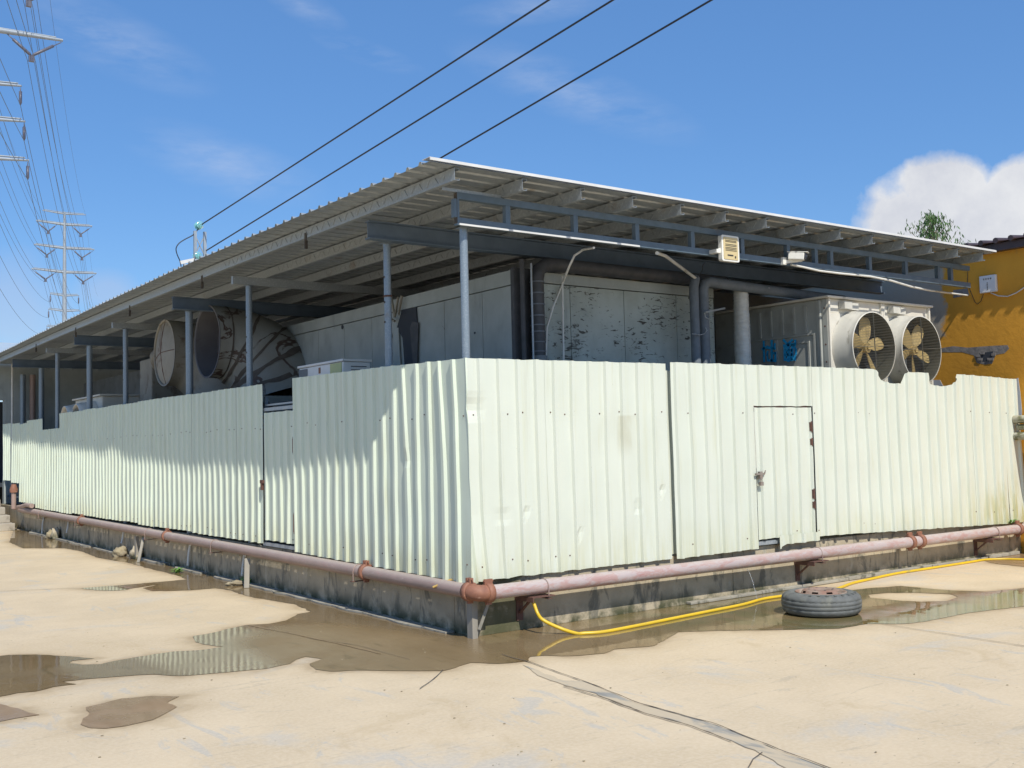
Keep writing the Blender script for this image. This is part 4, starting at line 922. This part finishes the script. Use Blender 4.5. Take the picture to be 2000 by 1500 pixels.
coupling((-.07,-.10,.412),'y'); coupling((.06,-.19,.398),'x'); coupling((-.07,1.75,yz(1.7)),'y'); coupling((-.07,7.85,yz(7.7)),'y'); coupling((6.18,-.19,xz(6.2)),'x'); coupling((6.38,-.19,xz(6.4)),'x'); coupling((8.62,-.19,xz(8.7)),'x'); coupling((-.07,12.7,yz(12.6)),'y')
def ubolt(c,ax):
    c=Vector(c); s=Vector((0,1,0)) if ax=='x' else Vector((1,0,0))
    pts=[c+s*.067*math.cos(R_(a))+Vector((0,0,.067*math.sin(R_(a)))) for a in range(0,181,20)]; pts=[pts[0]-Vector((0,0,.1))]+pts+[pts[-1]-Vector((0,0,.1))]
    obj('u_bolt',MB().tube(pts,.005,6),M['pipel'],fp)
    d=Vector((1,0,0)) if ax=='x' else Vector((0,1,0))
    obj('clamp_plate',MB().bar(c-s*.09-Vector((0,0,.10)),c+s*.09-Vector((0,0,.10)),.045,.006),M['rustd'],fp)
for y in (1.9,5.9,8.7,12.9,15.9): ubolt((-.07,y,yz(y)),'y')
for x in (.66,4.45,8.05): ubolt((x,-.19,xz(x)),'x')
for x in (.52,4.33,7.9):
    mb=MB(); z=xz(x)-.075; mb.box(x-.05,x+.20,-.275,-.004,z-.008,z); mb.box(x-.05,x-.04,-.275,-.004,z-.045,z-.0085); mb.bar((x-.0,-.2,z-.012),(x-.0,-.004,z-.17),.03,.012); mb.box(x-.035,x+.035,-.012,-.001,z-.23,z-.009)
    obj('wall_bracket',mb,M['rustd'],fp)
obj('riser',MB().tube([(8.66,-.19,.36),(8.80,-.19,.365),(8.88,-.20,.42),(8.92,-.26,.47),(8.93,-.5,.50),(8.93,-3,.52)],.062,16),M['pipel'],fp)
obj('branch_pipe',MB().tube([(-.12,16.6,.60),(-.10,17.2,.60),(-.08,17.9,.53),(-.13,18.3,.50)],.05,12),M['pipel'],fp)
vl=empty('standpipe_valve',(-.22,18.0,.5),'short pink valve standpipe beside the concrete steps','valve')
obj('pipe',MB().cyl((-.22,17.95,.50),(-.22,17.95,.86),.05,12),M['pipel'],vl); obj('valve_body',MB().tube([(-.22,17.95,.86),(-.22,17.95,.93),(-.22,17.95,1.0),(-.22,17.95,1.04)],.08,12,radii=[.08,.085,.06,.05]),M['rust'],vl); obj('cap',MB().cyl((-.22,17.95,1.041),(-.22,17.95,1.07),.04,10),M['ink'],vl)
# supports and drain pipes
def props(px0,py0,px1,py1,v,r,mat,name,label,cat,ax=0):
    a,b=P(px0,py0,ax,v),P(px1,py1,ax,v); b.z=max(b.z,.0)
    return a,b
def post(a,b,r,label,mat='wood',name='support_post',cat='post',sq=True):
    mb=MB(); (mb.bar(a,b,r*2,r*1.4) if sq else mb.cyl(a,b,r,10)); obj(name,mb,M[mat],label=label,cat=cat,group='props below the pink water main')
post((-.005,-.035,.335),(-.005,-.035,.0),.04,'flat upright board under the rusty elbow at the plinth corner')
post((.11,-.12,.31),(.03,-.08,.08),.018,'thin slanting stick under the rusty elbow at the plinth corner')
post((-.10,4.74,.34),(-.16,4.62,.0),.03,'leaning timber prop beside the weeds under the left pipe')
post((-.08,8.95,.35),(-.22,8.75,.0),.02,'leaning stick prop between the big rock and the second drain pipe')
post((-.08,9.3,.355),(-.08,9.3,.0),.035,'upright timber prop just left of the leaning stick')
for (y,zt_,zb_,lb) in ((5.1,.46,.10,'white drain pipe nearest the weeds under the left fence'),(7.1,.46,.07,'white drain pipe between the two middle props'),(10.33,.45,.18,'short white drain pipe left of the middle rock'),(16.1,.45,.03,'white drain pipe at the far left by the steps'),(14.0,.40,.16,'short white pipe stub by the farthest rock')):
    obj('drain_pipe',MB().tube([(.010,y,zt_),(.006,y,.33),(-.01,y,.24),(-.025,y,zb_)],.017,10),M['pvc'],label=lb,cat='pipe',group='white drain pipes of the left plinth')
obj('yellow_stick',MB().tube([P(846,1147,0,-.15),P(882,1132,0,-.04)],.011,8),M['bamboo'],label='short yellow stick lying across the pink pipe near the corner',cat='stick')
# rocks
def rock(c,r,sc,seed,lb,mt='rock'): obj('rock',MB().blob(c,r,sc,.55,seed,12),M[mt],label=lb,cat='rock',group='rocks along the plinth',origin=(c[0],c[1],0))
q=P(103,1052,2,0); rock((q.x-.02,q.y,.07),.11,(1,1,.9),3,'pale rock farthest back beside the plinth near the steps')
q=P(238,1087,2,0); rock((q.x-.02,q.y,.055),.095,(1.1,1,.95),8,'pale mossy rock in the middle of the left plinth')
q=P(466,1143,2,0); rock((q.x-.04,q.y,.02),.085,(1.3,1.0,.4),5,'flat brown rock beside the weeds')
rock((-.06,14.75,.07),.11,(.8,1.2,1.2),11,'dark rock tucked behind the farthest pale rock','plinth'); rock((-.05,9.4,.06),.11,(.8,1.3,1.2),12,'dark rock tucked behind the middle pale rock','plinth')
# weeds
def weed(c,r,n,lb):
    mb=MB(); c=Vector(c)
    for i in range(n):
        a=random.uniform(0,6.28); L=r*random.uniform(.6,1.1); lift=random.uniform(.3,1.0); d=Vector((math.cos(a),math.sin(a),0)); s=Vector((-d.y,d.x,0))*r*.14
        p=c+d*r*.05; mid=p+d*L*.5+Vector((0,0,L*lift*.7)); e=p+d*L+Vector((0,0,L*lift*.6)); mb.add([p,mid-s,e,mid+s,mid+Vector((0,0,.004))],[(0,1,4),(1,2,4),(2,3,4),(3,0,4)])
    obj('weed',mb,M['weed'],label=lb,cat='plant',group='weeds at the foot of the plinth',origin=tuple(c))
weed(P(488,1140,2,.0),.13,38,'bright leafy weed clump by the flat brown rock'); weed(P(513,1133,2,.01)-Vector((.16,0,0)),.14,30,'small dark weed clump right of the bright one'); weed(P(347,1119,2,0),.11,26,'sparse weed sprouting below the drain pipe'); weed((8.7,-.05,.42),.12,18,'dry tuft at the right end of the fence foot'); weed(P(1990,1078,2,0)+Vector((-.15,0,0)),.15,26,'dark weeds under the right end of the water main')
# hose
hp=[(.50,-.12,.30),(.52,-.20,.28),P(1050,1198,1,-.26),P(1062,1212,1,-.33),(.66,-.42,.05),(.74,-.53,.014)]
hp+=[P(x,y,2,.016) for x,y in ((1140,1237),(1180,1234),(1240,1223),(1300,1211),(1380,1195),(1450,1181),(1490,1170),(1530,1164),(1580,1158),(1630,1151),(1665,1139),(1700,1131),(1750,1119),(1800,1109),(1850,1099),(1880,1095),(1910,1092),(1960,1092),(2000,1093),(2100,1096))]
def smooth(pts,n=6):
    pts=[Vector(p) for p in pts]; o=[]
    for i in range(len(pts)-1):
        p0,p1,p2,p3=pts[max(i-1,0)],pts[i],pts[i+1],pts[min(i+2,len(pts)-1)]
        for k in range(n):
            t=k/n; o.append(.5*((2*p1)+(-p0+p2)*t+(2*p0-5*p1+4*p2-p3)*t*t+(-p0+3*p1-3*p2+p3)*t**3))
    o.append(pts[-1]); return o
hp=[Vector((q[0],min(q[1],-.12 if q[0]>4 else q[1]),q[2])) for q in hp]
obj('garden_hose',MB().tube(smooth(hp),.0155,10),M['hose'],label='bright yellow hose hanging from the pipe bracket and lying along the wet ground',cat='hose')
# leak
mb=MB(); a=P(1459,1112,1,-.2); e=P(1479,1168,1,-.33); pts=[]
for i in range(14):
    t=i/13; pts.append((a.x+(e.x-a.x)*t,a.y+(e.y-a.y)*t,a.z+(0.01-a.z)*t**1.6))
k=Mt('clear_water',.05); k.color((.9,.95,.97)); k.b.inputs['Transmission Weight'].default_value=.8; k.b.inputs['IOR'].default_value=1.33
obj('water_jet',MB().tube(pts,.004,6,radii=[.003+.0015*math.sin(i*2) for i in range(14)]),k.m,kind='structure')

# ------------------------------------------------------------------ tyre
TC=Vector((3.128,-1.245,0)); ty=empty('truck_tyre',tuple(TC),'worn truck tyre on a rusty rim lying flat in the puddle','tyre')
n=96; R0=.363
pr=[(.24,.025),(.28,.012),(.325,.012),(.348,.028),(.358,.045),(.363,.060),(.356,.066),(.356,.071),(.364,.078),(.365,.098),(.360,.102),(.360,.106),(.365,.112),(.365,.134),(.356,.140),(.356,.145),(.362,.152),(.355,.168),(.335,.188),(.30,.203),(.265,.207),(.24,.200),(.225,.188)]
mb=MB(); vs=[]
for j,(r,z) in enumerate(pr):
    for k_ in range(n):
        a=2*math.pi*k_/n; rr=r; zz=z
        if j in (6,7,14,15): zz+=.004*(1 if k_%2 else -1)
        if j in (4,5,16,17) and k_%4<2: rr-=.005
        vs.append(TC+Vector((rr*math.cos(a),rr*math.sin(a),zz)))
mb.add(vs,[(i*n+k_,i*n+(k_+1)%n,(i+1)*n+(k_+1)%n,(i+1)*n+k_) for i in range(len(pr)-1) for k_ in range(n)],0,True)
for i in range(9):   # worn raised sidewall blocks
    a=R_(200+i*14)
    c=TC+Vector((.305*math.cos(a),.305*math.sin(a),.203)); d=Vector((-math.sin(a),math.cos(a),0)); mb.bar(c-d*.012,c+d*.012,.03,.006)
obj('tyre',mb,M['rubber'],ty)
mb=MB(); n=72; vs=[]; fs=[]
rp_=[(.232,.185),(.236,.205),(.228,.208),(.215,.190),(.200,.165),(.195,.172),(.165,.215),(.150,.225),(.085,.226),(.068,.212),(.06,.18)]
for r,z in rp_:
    for k_ in range(n): a=2*math.pi*k_/n; vs.append(TC+Vector((r*math.cos(a),r*math.sin(a),z)))
for i in range(len(rp_)-1):
    for k_ in range(n):
        if i==5 and k_%9 in (2,3,4,5): continue
        fs.append((i*n+k_,i*n+(k_+1)%n,(i+1)*n+(k_+1)%n,(i+1)*n+k_))
mb.add(vs,fs,0,True); obj('rim',mb,M['rim'],ty)
obj('rim_well',MB().cyl(TC+Vector((0,0,.02)),TC+Vector((0,0,.09)),.22,32),M['dark'],ty)
mb=MB()
for k_ in range(8):
    a=2*math.pi*k_/8+.2; c=TC+Vector((.115*math.cos(a),.115*math.sin(a),.2255)); mb.cyl(c,c+Vector((0,0,.002)),.011,8)
obj('bolt_holes',mb,M['dark'],ty)

# ------------------------------------------------------------------ tree behind the roof
tb=P(1822,440,1,13.0); tr=empty('eucalyptus_tree',(tb.x,tb.y,0),'slender tree whose drooping leafy top shows over the roof','tree')
H=tb.z+.35; mb=MB(); mb.tube([(tb.x,tb.y,0),(tb.x+.1,tb.y,H*.4),(tb.x+.02,tb.y,H*.75),(tb.x,tb.y,H)],.1,10,radii=[.14,.1,.04,.008])
mc=MB(); tips=[]
for i in range(70):
    z0=H*(.66+.33*random.random()); a=random.uniform(0,6.28); L=(H-z0)*.75+.25; L*=random.uniform(.7,1.2)
    s_=Vector((tb.x,tb.y,z0)); d=Vector((math.cos(a),math.sin(a),random.uniform(.9,2.0))).normalized()
    pts=[s_,s_+d*L*.5,s_+d*L+Vector((0,0,-.1*L))]; mb.tube(pts,.01,5,radii=[.018,.01,.004])
    for q in range(20):
        t=random.uniform(.25,1.05); p=s_+d*L*t+Vector((random.gauss(0,.07),random.gauss(0,.07),random.gauss(0,.06)))
        ll=random.uniform(.12,.22); w_=ll*.13; dn=Vector((random.gauss(0,.35),random.gauss(0,.35),-1)).normalized(); sd_=dn.cross(Vector((random.gauss(0,1),random.gauss(0,1),.1))).normalized()*w_
        mc.add([p,p+dn*ll*.45+sd_,p+dn*ll,p+dn*ll*.45-sd_],[(0,1,2,3)])
obj('trunk',mb,M['bark'],tr); obj('crown',mc,M['leaf'],tr)

# ------------------------------------------------------------------ high-voltage pylons and conductors
YF=140.0; F0=P(126,620,1,YF); uf=(F0-CAM).dot(fw)/FPX
dn_=(F0-CAM).dot(fw)/2.35; q=ray(-27,300); N0=CAM+q*dn_
zrow=lambda y:P(126,y,1,YF).z
ZA=[zrow(v) for v in (417,438,484,531,577,607,640)]; HL=[l*uf for l in (40,52,56,60,27,30,33)]; ZTOP=zrow(414)
def pylon(x,y,label):
    t=empty('transmission_pylon',(x,y,0),label,'pylon','high-voltage pylons at the left')
    obj('pole',MB().tube([(x,y,0),(x,y,ZTOP*.5),(x,y,ZTOP)],.3,16,radii=[.95*uf*8,.6*uf*8,.28*uf*8]),M['pylon'],t)
    for i,(z,hl) in enumerate(zip(ZA,HL)):
        w_=.32 if i in(1,2,3) else .22
        for s in (-1,1):
            obj('cross_arm',MB().tube([(x,y,z-.05),(x+s*hl,y,z+.12)],.2,8,radii=[w_*.55,w_*.28]).tube([(x,y+.25,z+.2),(x+s*hl*.92,y+.2,z+.3)],.05,6),M['pylon'],t)
            if i in (1,2,3):
                b=Vector((x+s*hl*.58 if s>0 else x+s*hl*.58,y,z-17*uf)); a1=Vector((x+s*hl*.25,y,z-.1)); a2=Vector((x+s*hl*.98,y,z-.02))
                obj('v_insulator',MB().tube([a1,a1.lerp(b,.25),a1.lerp(b,.27),a1.lerp(b,.92),b],.05,6,radii=[.03,.03,.09,.09,.03]).tube([a2,a2.lerp(b,.25),a2.lerp(b,.27),a2.lerp(b,.92),b],.05,6,radii=[.03,.03,.09,.09,.03]).box(b.x-.15,b.x+.15,b.y-.1,b.y+.1,b.z-.35,b.z),M['ins'],t)
            elif i>3:
                a1=Vector((x+s*hl*.97,y,z)); obj('insulator',MB().tube([a1,a1-Vector((0,0,3*uf)),a1-Vector((0,0,3.2*uf)),a1-Vector((0,0,13*uf)),a1-Vector((0,0,15*uf))],.05,6,radii=[.03,.03,.09,.09,.03]),M['ins'],t)
    return t
pylon(F0.x,F0.y,'complete grey steel pylon standing far beyond the roof at the left'); pylon(N0.x,N0.y,'nearer pylon showing only its cross arm ends at the left edge')
PX=[(F0.x,F0.y),(N0.x,N0.y),(2*N0.x-F0.x,2*N0.y-F0.y)]
lv=['earth wire arm','top V insulator','middle V insulator','lowest V insulator','upper short arm','middle short arm','lowest short arm']
FX2=(F0.x+(F0.x-N0.x)*.9,F0.y+(F0.y-N0.y)*.9)
for i,(z,hl) in enumerate(zip(ZA,HL)):
    for s in (-1,1):
        if i==0: dx=hl; zz=z
        elif i<4: dx=hl*.58; zz=z-17*uf-.3
        else: dx=hl*.97; zz=z-15*uf
        mb=MB()
        for (A,B,sg) in ((PX[0],PX[1],2.6),(PX[1],PX[2],2.6),(PX[0],FX2,2.6)):
            for off in ((-.22,.22) if 0<i<4 else (0,)):
                pts=[]
                for k_ in range(25):
                    t=k_/24; x=A[0]+(B[0]-A[0])*t+s*dx+off; y=A[1]+(B[1]-A[1])*t; pts.append((x,y,zz-4*sg*t*(1-t)))
                mb.tube(pts,.017 if i else .011,5,False)
        obj('transmission_line',mb,M['wireb'],label='overhead line carried by the %s on the %s of both pylons'%(lv[i],'right side' if s>0 else 'left side'),cat='power line',group='high-voltage lines')

# ------------------------------------------------------------------ distribution pole and three thick cables
YP=30.0; pp=empty('lattice_pole',(P(390,470,1,YP).x,YP,0),'lattice pole top with green glass insulators just above the roof','utility pole')
a=lambda x,y:P(x,y,1,YP)
xl,xr=a(381,470).x,a(400,470).x; zt=a(390,452).z
obj('leg',MB().box(xl-.05,xl+.05,YP-.05,YP+.05,0,zt),M['pylon'],pp); obj('leg',MB().box(xr-.05,xr+.05,YP-.05,YP+.05,0,zt),M['pylon'],pp)
mb=MB(); z=zt-.15
while z>1:
    mb.bar((xl,YP,z),(xr,YP,z-.75),.035,.035); mb.bar((xr,YP+.04,z),(xl,YP+.04,z-.75),.035,.035); mb.bar((xl,YP,z-.8),(xr,YP,z-.8),.04,.05); z-=.95
obj('bracing',mb,M['pylon'],pp)
obj('side_arm',MB().bar(a(352,513),a(381,507),.10,.12),M['rooft'],pp)
def glass(c,n,dr):
    for k_ in range(n): 
        o=c+dr*.09*k_; obj('glass_disc',MB().tube([o,o+dr*.012,o+dr*.03],.14,20,radii=[.15,.14,.04]),M['glass'],pp)
cab=[((393,439),(1068,0),24,'thick black cable highest of the three crossing the sky'),((402,490),(1193,0),23.5,'thick black cable in the middle of the three crossing the sky'),((400,577),(1385,0),23,'thick black cable lowest of the three crossing the sky')]
for (s_,e_,dd,lb) in cab:
    A=P(*s_,1,YP); r_=ray(*e_); B=CAM+r_*dd; D=B-A; E2=A+D*2.6
    pts=[]
    for k_ in range(41):
        t=k_/40; q=A.lerp(E2,t); q=q-Vector((0,0,.03*4*t*(1-t))); pts.append(q)
    obj('power_cable',MB().tube(pts,.024,8,False),M['cable'],label=lb,cat='cable',group='thick black cables over the roof')
dr=(P(1068,0,1,12)-P(393,439,1,YP)).normalized()
glass(a(389,440)-dr*.1,3,dr); glass(a(386,500)-dr*.1,3,dr)
obj('jumper_cable',MB().tube(smooth([a(391,442),a(378,458),a(362,467),a(350,475),a(344,485),a(346,497),a(352,511),a(354,524)]),.02,8),M['cable'],pp)
